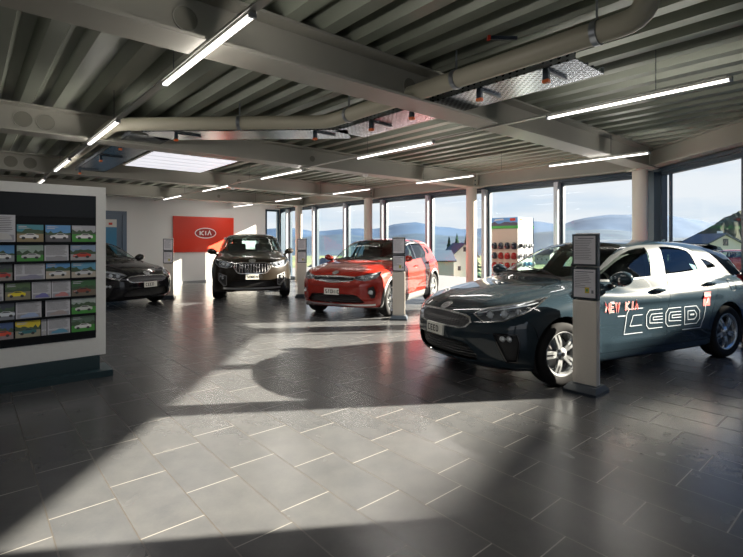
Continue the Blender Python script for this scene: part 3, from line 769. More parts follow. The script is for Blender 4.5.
def stonic_regions():
    b=STONIC; R=[]; hb=b.wb/2
    for xa in (hb,-hb): R.append(('arch','S',circ(xa,b.rt+.012,b.ra,40),lambda c:c.y>.42 and c.z<.85))
    hl=V3('D',[(2.03,.43,.78),(1.95,.53,.80),(1.872,.621,.826),(1.62,.80,.875),(1.74,.79,.80),(1.83,.758,.750),(1.972,.599,.705),(2.05,.47,.725)])
    R.append(('headlight','D',hl,FR))
    g=[(-.1,.772),(.13,.775),(.40,.765),(.43,.74),(.40,.722),(.1,.700),(-.1,.698)]
    R.append(('grille','F',g,FR))
    R.append(('grille_rim','F',[(-.1,.795),(.13,.795),(.42,.780),(.44,.75),(.40,.710),(.1,.672),(-.1,.670)],lambda c:FR(c)))
    i=[(-.1,.475),(.40,.462),(.48,.44),(.60,.32),(.55,.30),(-.1,.30)]
    R.append(('intake','F',i,FR))
    R.append(('grille_lower','F',[(-.1,.618),(.50,.62),(.50,.605),(-.1,.60)],FR))
    f=V3('D',[(1.946,.661,.58),(1.882,.738,.611),(1.84,.76,.50),(1.861,.752,.402),(1.909,.703,.392),(1.952,.649,.493)])
    R.append(('fog','D',f,FR))
    R.append(('skid','F',[(-.1,.285),(.75,.285),(.75,.255),(-.1,.255)],FR))
    up=lambda c:c.z>.95 and c.y>.38
    R.append(('windshield','T',[(1.02,-.1),(.99,.2),(.90,.48),(.80,.64),(.68,.655),(.45,.60),(.15,.53),(.07,.49),(.04,.3),(.04,-.1)],lambda c:c.z>1.03 and c.x>-.2))
    R.append(('rear_window','F',[(-.1,1.38),(.42,1.37),(.52,1.33),(.60,1.14),(.54,1.10),(-.1,1.09)],lambda c:c.x<-1.4 and c.z>1.05))
    R.append(('fwin','S',[(.74,1.06),(.62,1.15),(.42,1.26),(.22,1.34),(.05,1.385),(-.2,1.405),(-.22,1.3),(-.16,1.05),(.3,1.04)],up))
    R.append(('rwin','S',[(-.30,1.41),(-.6,1.405),(-.84,1.375),(-.98,1.30),(-1.05,1.16),(-.95,1.08),(-.26,1.055)],up))
    R.append(('qwin','S',[(-1.12,1.30),(-1.35,1.26),(-1.48,1.16),(-1.2,1.12)],up))
    R.append(('trim','S',[(.82,1.04),(.64,1.17),(.43,1.285),(.22,1.365),(.05,1.41),(-.2,1.43),(-.6,1.43),(-.86,1.40),(-1.03,1.33),(-1.10,1.15),(-.95,1.06),(-.26,1.035),(.3,1.02)],up))
    sd=lambda c:c.y>.45
    ra=b.ra+.012
    cl=lambda c:c.y>.5 and c.z<.9
    for xa in (hb,-hb): R.append(('clad','S',circ(xa,b.rt+.012,b.ra+.055,40),cl))
    R.append(('sill','S',[(1.5,.36),(1.0,.335),(-1.0,.345),(-1.5,.38),(-1.5,-.1),(1.5,-.1)],lambda c:c.y>.62))
    R.append(('front_door','S',[(.84,1.02),(.88,.8),(.87,.45),(.84,.30),(-.20,.30),(-.22,.9),(-.25,1.05),(-.25,1.46),(.1,1.46),(.5,1.30)],sd))
    R.append(('rear_door','S',[(-.20,.30),(-.22,.9),(-.25,1.05),(-.25,1.46),(-.9,1.44),(-1.10,1.34),(-1.15,1.0),(-1.08,.80),(-.92,.60),(-.88,.30)],sd))
    R.append(('cowl','T',[(1.07,-.1),(1.04,.25),(.95,.5),(.86,.66),(.72,.69),(.64,.65),(.5,.3),(.5,-.1)],lambda c:c.z>.95))
    R.append(('hood','T',[(1.07,-.1),(1.04,.25),(.95,.5),(.86,.66),(.88,.71),(1.3,.70),(1.6,.66),(1.78,.58),(1.92,.46),(2.0,.3),(2.03,-.1)],lambda c:c.z>.76 and c.x>.8))
    R.append(('taillight','S',[(-1.70,1.04),(-2.4,1.06),(-2.4,.82),(-1.95,.84),(-1.80,.90)],lambda c:c.y>.4 and c.x<-1.5))
    R.append(('front_bumper','S',[(1.66,.64),(1.72,.74),(2.6,.77),(2.6,-.1),(1.60,-.1)],lambda c:c.x>1.4))
    R.append(('rear_bumper','S',[(-1.68,.66),(-2.6,.70),(-2.6,-.1),(-1.64,-.1)],lambda c:c.x<-1.4))
    return R
def stonic_spec():
    return dict(body='stonic',regions=stonic_regions(),lamps=[(1.93,.54,.765,.036),(1.84,.63,.775,.030)],
      drl=[[(2.0,.47,.79),(1.87,.62,.82),(1.72,.74,.845)]],fogs=[(0,.70,.50,.036)],handles=[(-.05,.885),(-.92,.93)],mirror=(.62,.92,1.07),msc=.85,
      tw=.205,rimr=.232,style=(5,'y'),track=.765,seats=[(-.10,.35),(-.10,-.35),(-.90,.35),(-.90,-.35)],seatz=.60,dash=(.66,.94),grille_mat=MATS['gloss_black'],
      imirror=(.24,1.33),wipers=[(.98,.50,.90,-.05),(1.0,-.1,.92,-.58)],plate_z=.51,plate_text='STONIC',badge_z=.842,badge_w=.12,res=(80,22,56))
def sorento_regions():
    b=SORENTO; R=[]; hb=b.wb/2
    for xa in (hb,-hb): R.append(('arch','S',circ(xa,b.rt+.012,b.ra,40),lambda c:c.y>.42 and c.z<.95))
    hl=V3('D',[(2.25,.455,.90),(2.16,.60,.93),(2.03,.73,.955),(1.78,.86,.985),(1.90,.84,.90),(2.04,.754,.825),(2.20,.60,.80),(2.26,.50,.815)])
    R.append(('headlight','D',hl,FR)); R.append(('headlight_rim','D',grow(hl,.009),FR))
    g=[(-.1,.905),(.28,.905),(.385,.885),(.41,.80),(.33,.69),(.25,.672),(-.1,.668)]
    R.append(('grille','F',g,FR)); R.append(('grille_rim','F',grow(g,.02),FR))
    R.append(('intake','F',[(-.1,.51),(.42,.50),(.58,.38),(.55,.35),(-.1,.35)],FR))
    f=V3('D',[(2.19,.60,.60),(2.06,.76,.66),(2.05,.77,.50),(2.15,.66,.38),(2.19,.61,.40)])
    R.append(('fog','D',f,FR)); R.append(('fog_rim','D',grow(f,.016),FR))
    R.append(('skid','F',[(-.1,.325),(.66,.335),(.66,.295),(-.1,.285)],FR))
    up=lambda c:c.z>1.08 and c.y>.4
    R.append(('windshield','T',[(1.16,-.1),(1.13,.2),(1.04,.52),(.94,.69),(.82,.71),(.6,.66),(.28,.59),(.19,.55),(.16,.3),(.16,-.1)],lambda c:c.z>1.16 and c.x>-.1))
    R.append(('rear_window','F',[(-.1,1.50),(.45,1.49),(.56,1.45),(.66,1.22),(.60,1.18),(-.1,1.17)],lambda c:c.x<-1.8 and c.z>1.1))
    R.append(('fwin','S',[(.86,1.16),(.74,1.26),(.5,1.40),(.3,1.49),(.1,1.535),(-.2,1.55),(-.2,1.15),(.3,1.14)],up))
    R.append(('rwin','S',[(-.30,1.555),(-.9,1.55),(-1.1,1.52),(-1.12,1.17),(-.28,1.155)],up))
    R.append(('qwin','S',[(-1.22,1.51),(-1.75,1.46),(-1.95,1.36),(-1.85,1.20),(-1.24,1.18)],up))
    R.append(('trim','S',[(.94,1.14),(.76,1.28),(.5,1.425),(.3,1.515),(.1,1.56),(-.2,1.575),(-.9,1.575),(-1.2,1.54),(-1.78,1.485),(-2.0,1.37),(-1.87,1.17),(-1.2,1.15),(-.28,1.13),(.3,1.12)],up))
    sd=lambda c:c.y>.45; cl=lambda c:c.y>.5 and c.z<1.0
    for xa in (hb,-hb): R.append(('clad','S',circ(xa,b.rt+.012,b.ra+.055,40),cl))
    R.append(('sill','S',[(1.5,.36),(1.0,.35),(-1.0,.36),(-1.5,.40),(-1.5,-.1),(1.5,-.1)],lambda c:c.y>.66))
    R.append(('front_door','S',[(.96,1.12),(1.0,.9),(.98,.5),(.92,.32),(-.24,.32),(-.25,1.6),(.2,1.62),(.6,1.44)],sd))
    R.append(('rear_door','S',[(-.24,.32),(-.25,1.6),(-1.17,1.6),(-1.2,1.1),(-1.15,.85),(-.98,.62),(-.94,.32)],sd))
    R.append(('cowl','T',[(1.21,-.1),(1.18,.25),(1.09,.54),(1.0,.71),(.85,.76),(.78,.7),(.6,.3),(.6,-.1)],lambda c:c.z>1.08))
    R.append(('hood','T',[(1.21,-.1),(1.18,.25),(1.09,.54),(1.0,.71),(1.0,.77),(1.5,.76),(1.8,.72),(2.0,.62),(2.15,.45),(2.23,.25),(2.25,-.1)],lambda c:c.z>.93 and c.x>.9))
    R.append(('taillight','S',[(-2.1,1.18),(-2.8,1.2),(-2.8,.95),(-2.3,.97),(-2.15,1.02)],lambda c:c.y>.4 and c.x<-1.9))
    R.append(('front_bumper','S',[(1.84,.70),(1.90,.84),(2.8,.92),(2.8,-.1),(1.80,-.1)],lambda c:c.x>1.6))
    R.append(('rear_bumper','S',[(-1.95,.7),(-2.8,.74),(-2.8,-.1),(-1.90,-.1)],lambda c:c.x<-1.6))
    return R
def sorento_spec():
    return dict(body='sorento',regions=sorento_regions(),lamps=[(2.13,.56,.87,.042),(2.05,.66,.89,.038)],
      drl=[[(2.2,.5,.91),(2.08,.66,.935),(1.92,.78,.955)]],fogs=[(0,.68,.60,.022),(0,.73,.60,.022),(0,.68,.55,.022)],handles=[(-.05,.98),(-1.0,1.02)],mirror=(.72,1.0,1.16),
      tw=.235,rimr=.24,style=(5,'y'),track=.82,seats=[(-.05,.38),(-.05,-.38),(-.95,.38),(-.95,-.38)],seatz=.72,dash=(.78,1.03),
      imirror=(.38,1.47),wipers=[(1.13,.55,1.03,-.05),(1.15,-.1,1.05,-.62)],plate_z=.585,plate_text='SORENTO',badge_z=.955,badge_w=.16,res=(80,22,56),grille_mat=MATS['satin_silver'] if 0 else MATS['gloss_black'])
# ================================================================= the room
UV=lambda e,d,z=0.:Vector((*uv(e,d),z))
RU=Matrix.Rotation(TU+math.pi/2,4,'Z')      # local x along u
MUV=Matrix(((U[0],V[0],0,0),(U[1],V[1],0,0),(0,0,1,0),(0,0,0,1)))   # (e,d,z) -> world (mirrored frame)
def boxuv(bm,e0,e1,d0,d1,z0,z1,mi=0,bev=0): return box(bm,e0,e1,d0,d1,z0,z1,mi,MUV,bev)
DW=9.33; EW=16.15; E0=3.05; HEAD=2.64; DECK=3.0; DTOP=3.11
CORN=UV(E0,DW); XR=CORN.x       # right wall runs straight towards -y at x=XR
m_white=vary(mat('wall_white',(.84,.84,.82),.6),3,.02)
m_beam=vary(mat('beam_paint',(.37,.36,.31),.42),4,.06)
m_deck=vary(mat('deck_steel',(.24,.26,.21),.36,.25),2.5,.10)
m_frame=mat('frame_anthracite',(.018,.035,.055),.35); m_mull=mat('mullion_alu',(.42,.45,.50),.35,.3)
m_galv=vary(mat('galvanised',(.42,.45,.50),.28,.85),20,.12); m_dkst=mat('dark_steel',(.035,.05,.07),.4,.5); m_orange=mat('orange_cap',(.75,.14,.02),.45)
m_pipe=vary(mat('pipe_beige',(.52,.49,.38),.45),5,.05)
m_tube=mat('lamp_tube',(1,1,1),.5,emit=(1,.94,.88),es=6.)
m_black=mat('black_plastic',(.012,.012,.013),.55)
m_teal=mat('plinth_teal',(.012,.035,.045),.45); m_panelw=vary(mat('panel_white',(.84,.85,.83),.5),30,.04)
# ---- floor: 60 x 30 cm tiles along u, brick bond with uneven offsets
def floor_mat():
    m=mat('floor_tiles',(.07,.07,.07),.28); nt,b,N,L=nodes(m)
    tc=N.new('ShaderNodeTexCoord'); rot=N.new('ShaderNodeVectorRotate'); rot.rotation_type='Z_AXIS'; rot.inputs['Angle'].default_value=-(TU+math.pi/2)
    L.new(tc.outputs['Object'],rot.inputs['Vector']); sp=N.new('ShaderNodeSeparateXYZ'); L.new(rot.outputs[0],sp.inputs[0])
    def M(op,a,b_=None,c=None):
        n=N.new('ShaderNodeMath'); n.operation=op
        for i,v in enumerate((a,b_,c)):
            if v is None: continue
            if isinstance(v,(int,float)): n.inputs[i].default_value=v
            else: L.new(v,n.inputs[i])
        return n.outputs[0]
    TL,TW=.627,.3115
    # rows across; y' = -d
    r=M('DIVIDE',M('ADD',M('MULTIPLY',sp.outputs[1],-1.),ROW0),TW); row=M('FLOOR',r); fr=M('FRACT',r)
    PH=[.33,.61,.85,.29,.48,.08,.76,.05,.535,.96,.455,.40,.81,.2,.6,.1]
    rp=N.new('ShaderNodeValToRGB'); rp.color_ramp.interpolation='CONSTANT'; el_=rp.color_ramp.elements
    L.new(M('FRACT',M('DIVIDE',M('ADD',row,160.5),16.)),rp.inputs[0])
    for k,ph in enumerate(PH):
        x=el_[0] if k==0 else el_.new(k/16) if k<15 else el_[-1]
        x.position=k/16; x.color=((1-ph),)*3+(1,)
    off=N.new('ShaderNodeSeparateXYZ'); L.new(rp.outputs[0],off.inputs[0]); off=off.outputs[0]
    q=M('ADD',M('DIVIDE',sp.outputs[0],TL),off); fq=M('FRACT',q); cq=M('FLOOR',q)
    g=.0032
    ex=M('MINIMUM',M('MULTIPLY',fq,TL),M('MULTIPLY',M('SUBTRACT',1.,fq),TL)); ey=M('MINIMUM',M('MULTIPLY',fr,TW),M('MULTIPLY',M('SUBTRACT',1.,fr),TW))
    ed=M('MINIMUM',ex,ey); gr=N.new('ShaderNodeMapRange'); gr.inputs['From Min'].default_value=g*.6; gr.inputs['From Max'].default_value=g*1.2; L.new(ed,gr.inputs['Value'])
    gr.inputs['To Min'].default_value=1; gr.inputs['To Max'].default_value=0
    # crosswise joints show pale grout, long ones dark
    isx=M('LESS_THAN',ex,ey)
    cv=N.new('ShaderNodeCombineXYZ'); L.new(row,cv.inputs[0]); L.new(cq,cv.inputs[1]); wt=N.new('ShaderNodeTexWhiteNoise'); L.new(cv.outputs[0],wt.inputs['Vector'])
    no=N.new('ShaderNodeTexNoise'); no.inputs['Scale'].default_value=7; no.inputs['Detail'].default_value=8; no.inputs['Roughness'].default_value=.65; L.new(tc.outputs['Object'],no.inputs['Vector'])
    n2=N.new('ShaderNodeTexNoise'); n2.inputs['Scale'].default_value=60; n2.inputs['Detail'].default_value=4; L.new(tc.outputs['Object'],n2.inputs['Vector'])
    f=M('ADD',M('MULTIPLY',wt.outputs['Value'],.16),M('ADD',M('MULTIPLY',no.outputs['Fac'],.75),M('MULTIPLY',n2.outputs['Fac'],.25)))
    cr=N.new('ShaderNodeValToRGB'); cr.color_ramp.elements[0].position=.35; cr.color_ramp.elements[0].color=(*FLOOR_A,1); cr.color_ramp.elements[1].position=1.; cr.color_ramp.elements[1].color=(*FLOOR_B,1)
    L.new(f,cr.inputs[0])
    gc=N.new('ShaderNodeMix'); gc.data_type='RGBA'; gc.inputs[6].default_value=(.045,.04,.035,1); gc.inputs[7].default_value=(.21,.20,.185,1); L.new(isx,gc.inputs[0])
    mx=N.new('ShaderNodeMix'); mx.data_type='RGBA'; L.new(gr.outputs[0],mx.inputs[0]); L.new(cr.outputs[0],mx.inputs[6]); L.new(gc.outputs[2],mx.inputs[7])
    L.new(mx.outputs[2],b.inputs['Base Color'])
    ro=M('ADD',M('MULTIPLY',no.outputs['Fac'],.10),M('ADD',M('MULTIPLY',gr.outputs[0],.35),.19)); L.new(ro,b.inputs['Roughness'])
    h=M('ADD',M('MULTIPLY',gr.outputs[0],-1.),M('MULTIPLY',n2.outputs['Fac'],.02)); bp=N.new('ShaderNodeBump'); bp.inputs['Strength'].default_value=.25; bp.inputs['Distance'].default_value=.002
    h=M('MULTIPLY',gr.outputs[0],-1.); n3=N.new('ShaderNodeTexNoise'); n3.inputs['Scale'].default_value=4; n3.inputs['Detail'].default_value=1.5; L.new(tc.outputs['Object'],n3.inputs['Vector']); L.new(M('ADD',M('MULTIPLY',n3.outputs['Fac'],.12),M('ADD',M('MULTIPLY',gr.outputs[0],.30),.19)),b.inputs['Roughness'])
    return m
ROW0=-.0055; FLOOR_A=(.045,.048,.053); FLOOR_B=(.084,.085,.087)
def poly_prism(name,pts,z0,z1,mats,kind='structure'):
    bm=B(); prism(bm,[(p.x,p.y) for p in pts],z0,z1,'Z'); o=finish(name,bm,mats); o['kind']=kind; return o
EB=-4.2; DL=-4.5    # back and left limits
outline=[UV(EW,DL),UV(EW,DW),CORN,Vector((XR,-3.2,0)),Vector((2.,-5.5,0)),UV(EB,DL)]
poly_prism('floor',outline,-.12,0,floor_mat())
# walls
def wall(name,a,b,z0,z1,th,m,holes=()):
    """a->b wall, thickness to the right-hand side; holes=(s0,s1,h0,h1)"""
    bm=B(); d=(b-a); L_=d.length; d.normalize(); n=Vector((d.y,-d.x,0))
    M=Matrix(((d.x,n.x,0,a.x),(d.y,n.y,0,a.y),(0,0,1,0),(0,0,0,1)))
    s=0
    for (s0,s1,h0,h1) in sorted(holes):
        if s0>s: box(bm,s,s0,0,th,z0,z1,0,M)
        if h0>z0: box(bm,s0,s1,0,th,z0,h0,0,M)
        if h1<z1: box(bm,s0,s1,0,th,h1,z1,0,M)
        s=s1
    if s<L_: box(bm,s,L_,0,th,z0,z1,0,M)
    o=finish(name,bm,m); o['kind']='structure'; return o
# far wall: from window corner (d=DW) to left (d=DL); inside is towards smaller e
far_holes=[(.12,.72,.02,HEAD)]       # distance from the window corner
dr0,dr1=DW-3.78,DW-2.85
wall('wall_back',UV(EW,DL),UV(EW,DW),0,DTOP,-.22,m_white,[(DW-.72-DL,DW-.14-DL,.06,HEAD),(2.85-DL,3.78-DL,0.,2.28)])
wall('wall_left',UV(EB,DL),UV(EW,DL),0,DTOP,-.2,m_white)
RL=(UV(EB,DL)-Vector((2.,-5.5,0))).length; CL=(Vector((2.,-5.5,0))-Vector((XR,-3.2,0))).length
wall('wall_rear',Vector((2.,-5.5,0)),UV(EB,DL),0,DTOP,-.2,m_white,[(.25,RL-.3,.04,HEAD)])  # unseen rear and corner walls; openings added to let daylight in
wall('wall_corner',Vector((XR,-3.2,0)),Vector((2.,-5.5,0)),0,DTOP,-.2,m_white,[(.25,CL-.2,.04,HEAD)])
# right wall solid parts (window 3.15..8.4 is glazed, rest solid)
RE=3.0
wall('wall_right',Vector((XR,RE+.02,0)),Vector((XR,-3.2,0)),0,DTOP,-.2,m_white)
# door in far wall
dr=thing('door_1',None,None,UV(EW-.02,3.31)); dr['kind']='structure'
inv=Matrix.Translation(-dr.location)
def uvpart(name,parent,mats,boxes,bev=0):
    bm=B()
    for b_ in boxes: boxuv(bm,*b_[:6],b_[6] if len(b_)>6 else 0,bev)
    if parent is not None:
        for v in bm.verts: v.co-=parent.location
    return finish(name,bm,mats,parent)
m_door=mat('door_greyblue',(.10,.15,.22),.4); m_poster=mat('poster_blue',(.02,.20,.38),.35)
uvpart('door_frame',dr,m_door,[(EW-.06,EW+.02,2.80,2.90,0,2.32),(EW-.06,EW+.02,3.68,3.80,0,2.32),(EW-.06,EW+.02,2.80,3.80,2.24,2.36)])
uvpart('door_leaf',dr,m_door,[(EW-.02,EW+.03,2.9,3.68,0.01,2.24)])
uvpart('door_poster',dr,[m_poster,mat('paper',(.75,.74,.70),.6),mat('sign_red',(.62,.035,.012),.35)],[(EW-.035,EW-.022,2.95,3.52,.35,1.86),(EW-.035,EW-.022,2.95,3.52,1.86,2.10,1),(EW-.038,EW-.034,3.30,3.40,1.93,2.0,2)])
uvpart('door_handle',dr,m_galv,[(EW-.09,EW-.02,3.60,3.63,1.0,1.03),(EW-.09,EW-.07,3.48,3.63,1.0,1.025)])
# ---- window walls
WN=[0]
def window(a,b,z0,z1,inward):
    """one glazed bay from a to b (Vectors at floor), frame, pane"""
    WN[0]+=1; d=(b-a); L_=d.length; d.normalize(); n=inward
    t=thing('window_%d'%WN[0],None,None,a); t['kind']='structure'
    M=Matrix(((d.x,n.x,0,0),(d.y,n.y,0,0),(0,0,1,0),(0,0,0,1)))
    bm=B()
    for q in ((0,L_,-.06,.03,z0,z0+.07),(0,L_,-.06,.03,z1-.07,z1),(0.0,.055,-.06,.03,z0,z1),(L_-.055,L_,-.06,.03,z0,z1)): box(bm,*q,0,M)
    finish('window_frame',bm,m_frame,t)
    bm=B(); box(bm,.04,L_-.04,-.012,.0,z0+.05,z1-.05,0,M)
    finish('pane',bm,m_winglass,t); return t
m_winglass=glass('window_glass',(.95,.97,.975),.008,0,8.)
mull=[E0+1.79*k for k in range(8)]+[EW]
TR=[0]
def trim(bm,m):
    TR[0]+=1; o=finish('trim_%d'%TR[0],bm,m); o['kind']='structure'; return o
inV=Vector((-V[0],-V[1],0))
for i in range(len(mull)-1):
    a,b=mull[i]+.04,mull[i+1]-.04
    if b-a>.2: window(UV(a,DW),UV(b,DW),.04,HEAD,inV)
for e in mull[1:-1]:
    bm=B(); boxuv(bm,e-.045,e+.045,DW-.16,DW+.06,.0,HEAD,0); trim(bm,m_mull)
bm=B(); boxuv(bm,EW-.10,EW+.02,DW-.10,DW+.10,0,HEAD+.05); trim(bm,m_frame)
window(UV(EW,DW-.72),UV(EW,DW-.14),.06,HEAD,Vector((-U[0],-U[1],0)))
# corner post
bm=B(); boxuv(bm,E0-.02,E0+.16,DW-.06,DW+.14,0,HEAD); trim(bm,m_mull)
bm=B(); box(bm,XR-.12,XR+.12,CORN.y-.16,CORN.y+.06,0,HEAD); trim(bm,m_frame)
bm=B(); box(bm,XR-.02,XR+.02,CORN.y-.46,CORN.y-.42,0,HEAD); trim(bm,m_frame)
ry=[CORN.y-.16,6.20,4.82,RE]
for i in range(3): window(Vector((XR,ry[i]-.04,0)),Vector((XR,ry[i+1]+(.06 if i<2 else 0),0)),.04,HEAD,Vector((-1,0,0)))
for y in ry[1:3]:
    bm=B(); box(bm,XR-.14,XR+.08,y-.05,y+.07,0,HEAD); trim(bm,m_frame)
# head boards over the glass up to the roof
bm=B(); boxuv(bm,E0,EW,DW-.01,DW+.12,HEAD,DTOP); trim(bm,m_beam)
bm=B(); box(bm,XR-.01,XR+.12,RE,CORN.y+.02,HEAD,DTOP); trim(bm,m_beam)
bm=B(); boxuv(bm,E0,EW,DW-.10,DW+.02,HEAD-.005,HEAD+.05); trim(bm,m_frame)
bm=B(); box(bm,XR-.10,XR+.02,RE,CORN.y,HEAD-.005,HEAD+.05); trim(bm,m_frame)
bm=B(); boxuv(bm,-.5,EW,DW-.13,DW+.05,0.,.05); o=trim(bm,m_frame)
for v in o.data.vertices: pass
# ---- ceiling: trapezoidal steel deck, ribs along u
def deck():
    bm=B(); P=.31; prof=[]; d=DL
    while d<DW+.3:
        prof+=[(d,DECK),(d+.115,DECK),(d+.165,DTOP),(d+.26,DTOP)]; d+=P
    prof.append((d,DECK)); 
    es=[EB-2.5,E0,EW+.1]
    for i in range(len(es)-1):
        for j in range(len(prof)-1):
            (d0,z0),(d1,z1)=prof[j],prof[j+1]
            bm.faces.new([bm.verts.new(UV(e,dd,z)) for e,dd,z in ((es[i],d0,z0),(es[i],d1,z1),(es[i+1],d1,z1),(es[i+1],d0,z0))])
    bmesh.ops.remove_doubles(bm,verts=bm.verts[:],dist=.0005)
    bmesh.ops.bisect_plane(bm,geom=bm.verts[:]+bm.edges[:]+bm.faces[:],plane_co=(XR+.1,0,0),plane_no=(1,0,0),clear_outer=True)
    bmesh.ops.bisect_plane(bm,geom=bm.verts[:]+bm.edges[:]+bm.faces[:],plane_co=UV(0,DW+.1),plane_no=(V[0],V[1],0),clear_outer=True)
    o=finish('ceiling',bm,m_deck); o['kind']='structure'
    bm=B(); 
    for (a,b_,c,d_) in ((EB-2.5,EW+.3,DL,DW+.3),):
        boxuv(bm,a,b_,c,d_,DTOP+.01,DTOP+.04)
    bmesh.ops.bisect_plane(bm,geom=bm.verts[:]+bm.edges[:]+bm.faces[:],plane_co=(XR+.3,0,0),plane_no=(1,0,0),clear_outer=True)
    trim(bm,m_deck)
SKY=(8.95,10.35,DL+.31*22,DL+.31*27)     # skylight opening, snapped to ribs
deck()
PN=(7.32,8.95,2.09,3.39)
sk=thing('rooflight_panel','large flat white rooflight panel with added glow between the second and third roof beams','ceiling light',UV(8.1,2.7,2.74))
m_lp=mat('panel_glow',(.8,.8,.82),.5,emit=(.93,.93,1.),es=.62)  # emission stands in for daylight coming through a rooflight
uvpart('frame',sk,m_beam,[(PN[0]-.03,PN[1]+.03,PN[2]-.03,PN[3]+.03,2.745,2.80)])
uvpart('diffuser',sk,m_lp,[(*PN,2.738,2.745)])
for k in (1,2,3,4): uvpart('slot',sk,m_mull,[(PN[0]+.33*k-.004,PN[0]+.33*k+.004,PN[2],PN[3],2.735,2.738)])
for e_ in (7.5,8.75):
    for d_ in (2.2,3.28): uvpart('hanging_rod',sk,m_galv,[(e_-.006,e_+.006,d_-.006,d_+.006,2.80,3.02)])
# ---- roof beams (I sections) along v
def ibeam(name,e,d0,d1,z0,z1,label,along='v',holes=(),fixed=0,w=.15,grp='steel roof beams'):
    t=thing(name,label,'beam',UV(e,(d0+d1)/2,z0) if along=='v' else UV((d0+d1)/2,fixed,z0),0,grp)
    def bx(name_,a0,a1,b0,b1,c0,c1,mt=m_beam):
        if along=='v': return uvpart(name_,t,mt,[(e+b0,e+b1,a0,a1,c0,c1)])
        return uvpart(name_,t,mt,[(a0,a1,fixed+b0,fixed+b1,c0,c1)])
    bx('bottom_flange',d0,d1,-w,w,z0,z0+.022); bx('top_flange',d0,d1,-w,w,z1-.02,z1); bx('web',d0,d1,-.009,.009,z0+.022,z1-.02)
    for (s,r) in holes:
        bm=B(); c=UV(e,s,(z0+z1)/2) if along=='v' else UV(s,fixed,(z0+z1)/2)
        for sg in (-1,1):
            rings=[]
            for rr,h in ((r*1.12,.010),(r*1.12,.016),(r,.016),(r,.011),(.001,.011)):
                rings.append([bm.verts.new(c+Vector((U[0],U[1],0))*sg*h+Vector((V[0],V[1],0))*rr*math.cos(2*math.pi*k/24)+Vector((0,0,rr*math.sin(2*math.pi*k/24)))) for k in range(24)])
            for i in range(4):
                for k in range(24):
                    f=bm.faces.new((rings[i][k],rings[i][(k+1)%24],rings[i+1][(k+1)%24],rings[i+1][k])); f.material_index=1 if i==3 else 0
        for v in bm.verts: v.co-=t.location
        finish('service_opening',bm,[m_beam,mat('opening_shade',(.2,.195,.16),.6)],t)
    return t
BE=[3.05,6.78,10.5,14.3]
names=['nearest the camera, running over the dark hatchback','second from the camera, crossing behind the cable tray','third from the camera, just past the glowing rooflight panel','farthest from the camera, near the red wall sign']
BD1=8.95
for e,nm_,hl in zip(BE,names,([(1.06,.075),(3.09,.08)],[(.5,.09),(.72,.09),(4.5,.05)],[(.60,.1),(.88,.1),(4.9,.06)],[(6.,.05)])):
    t=ibeam('steel_beam',e,DL,DW-.02,2.68,3.0,'pale grey steel roof beam '+nm_,holes=hl)
    # end plate with bolts
    pl=uvpart('end_plate',t,m_beam,[(e-.13,e+.13,DW-.33,DW-.31,2.70,2.98)])
    bm=B()
    for z in (2.75,2.84,2.93):
        for s_ in (-.07,.07): lathe(bm,[(.0005,-.012),(.016,-.012),(.016,.0)],8,'Y',c=(s_,0,z))
    Mx=Matrix.Translation(UV(e,DW-.34))@Matrix(((U[0],V[0],0,0),(U[1],V[1],0,0),(0,0,1,0),(0,0,0,1)))
    for v in bm.verts: v.co=Mx@v.co-t.location
    finish('bolt',bm,m_dkst,t)
ibeam('edge_beam',0,E0-.1,EW,2.70,3.0,'beige steel edge beam running along the top of the long window wall','u',fixed=DW-.22,w=.10,grp='edge beams over the windows')
# right edge beam (straight along y)
t=thing('edge_beam','beige steel edge beam above the right-hand window beside the corner','beam',(XR-.22,(CORN.y+3.1)/2,2.70),0,'edge beams over the windows')
for nme,q in (('bottom_flange',(-.1,.1,2.70,2.722)),('top_flange',(-.1,.1,2.98,3.0)),('web',(-.009,.009,2.722,2.98))):
    bm=B(); box(bm,XR-.22+q[0],XR-.22+q[1],RE+.03,CORN.y-.05,q[2],q[3]); 
    for v in bm.verts: v.co-=t.location
    finish(nme,bm,m_beam,t)
ibeam('steel_beam',0,-3.,EW,2.82,3.0,'slim steel purlin at the far left under the roof deck','u',fixed=-2.2,w=.06)
# ---- columns
clab=['cream round steel column at the window corner behind the dark hatchback','cream round steel column left of the mirror cap display','cream round steel column right behind the red crossover','cream round steel column behind the info stand left of the red crossover']
for e,lb in zip(BE,clab):
    t=thing('column',lb,'column',UV(e+(.11 if e<4 else 0),8.93),0,'round columns along the windows')
    bm=B(); lathe(bm,[(.001,0.012),(.122,.012),(.122,2.66),(.001,2.66)],32,'Z'); finish('shaft',bm,m_col:=mat('column_paint',(.50,.47,.41),.4),t,True)
    bm=B(); box(bm,-.17,.17,-.17,.17,0,.012); finish('base_plate',bm,m_col,t)
    bm=B(); box(bm,-.15,.15,-.15,.15,2.66,2.68); finish('head_plate',bm,m_col,t)
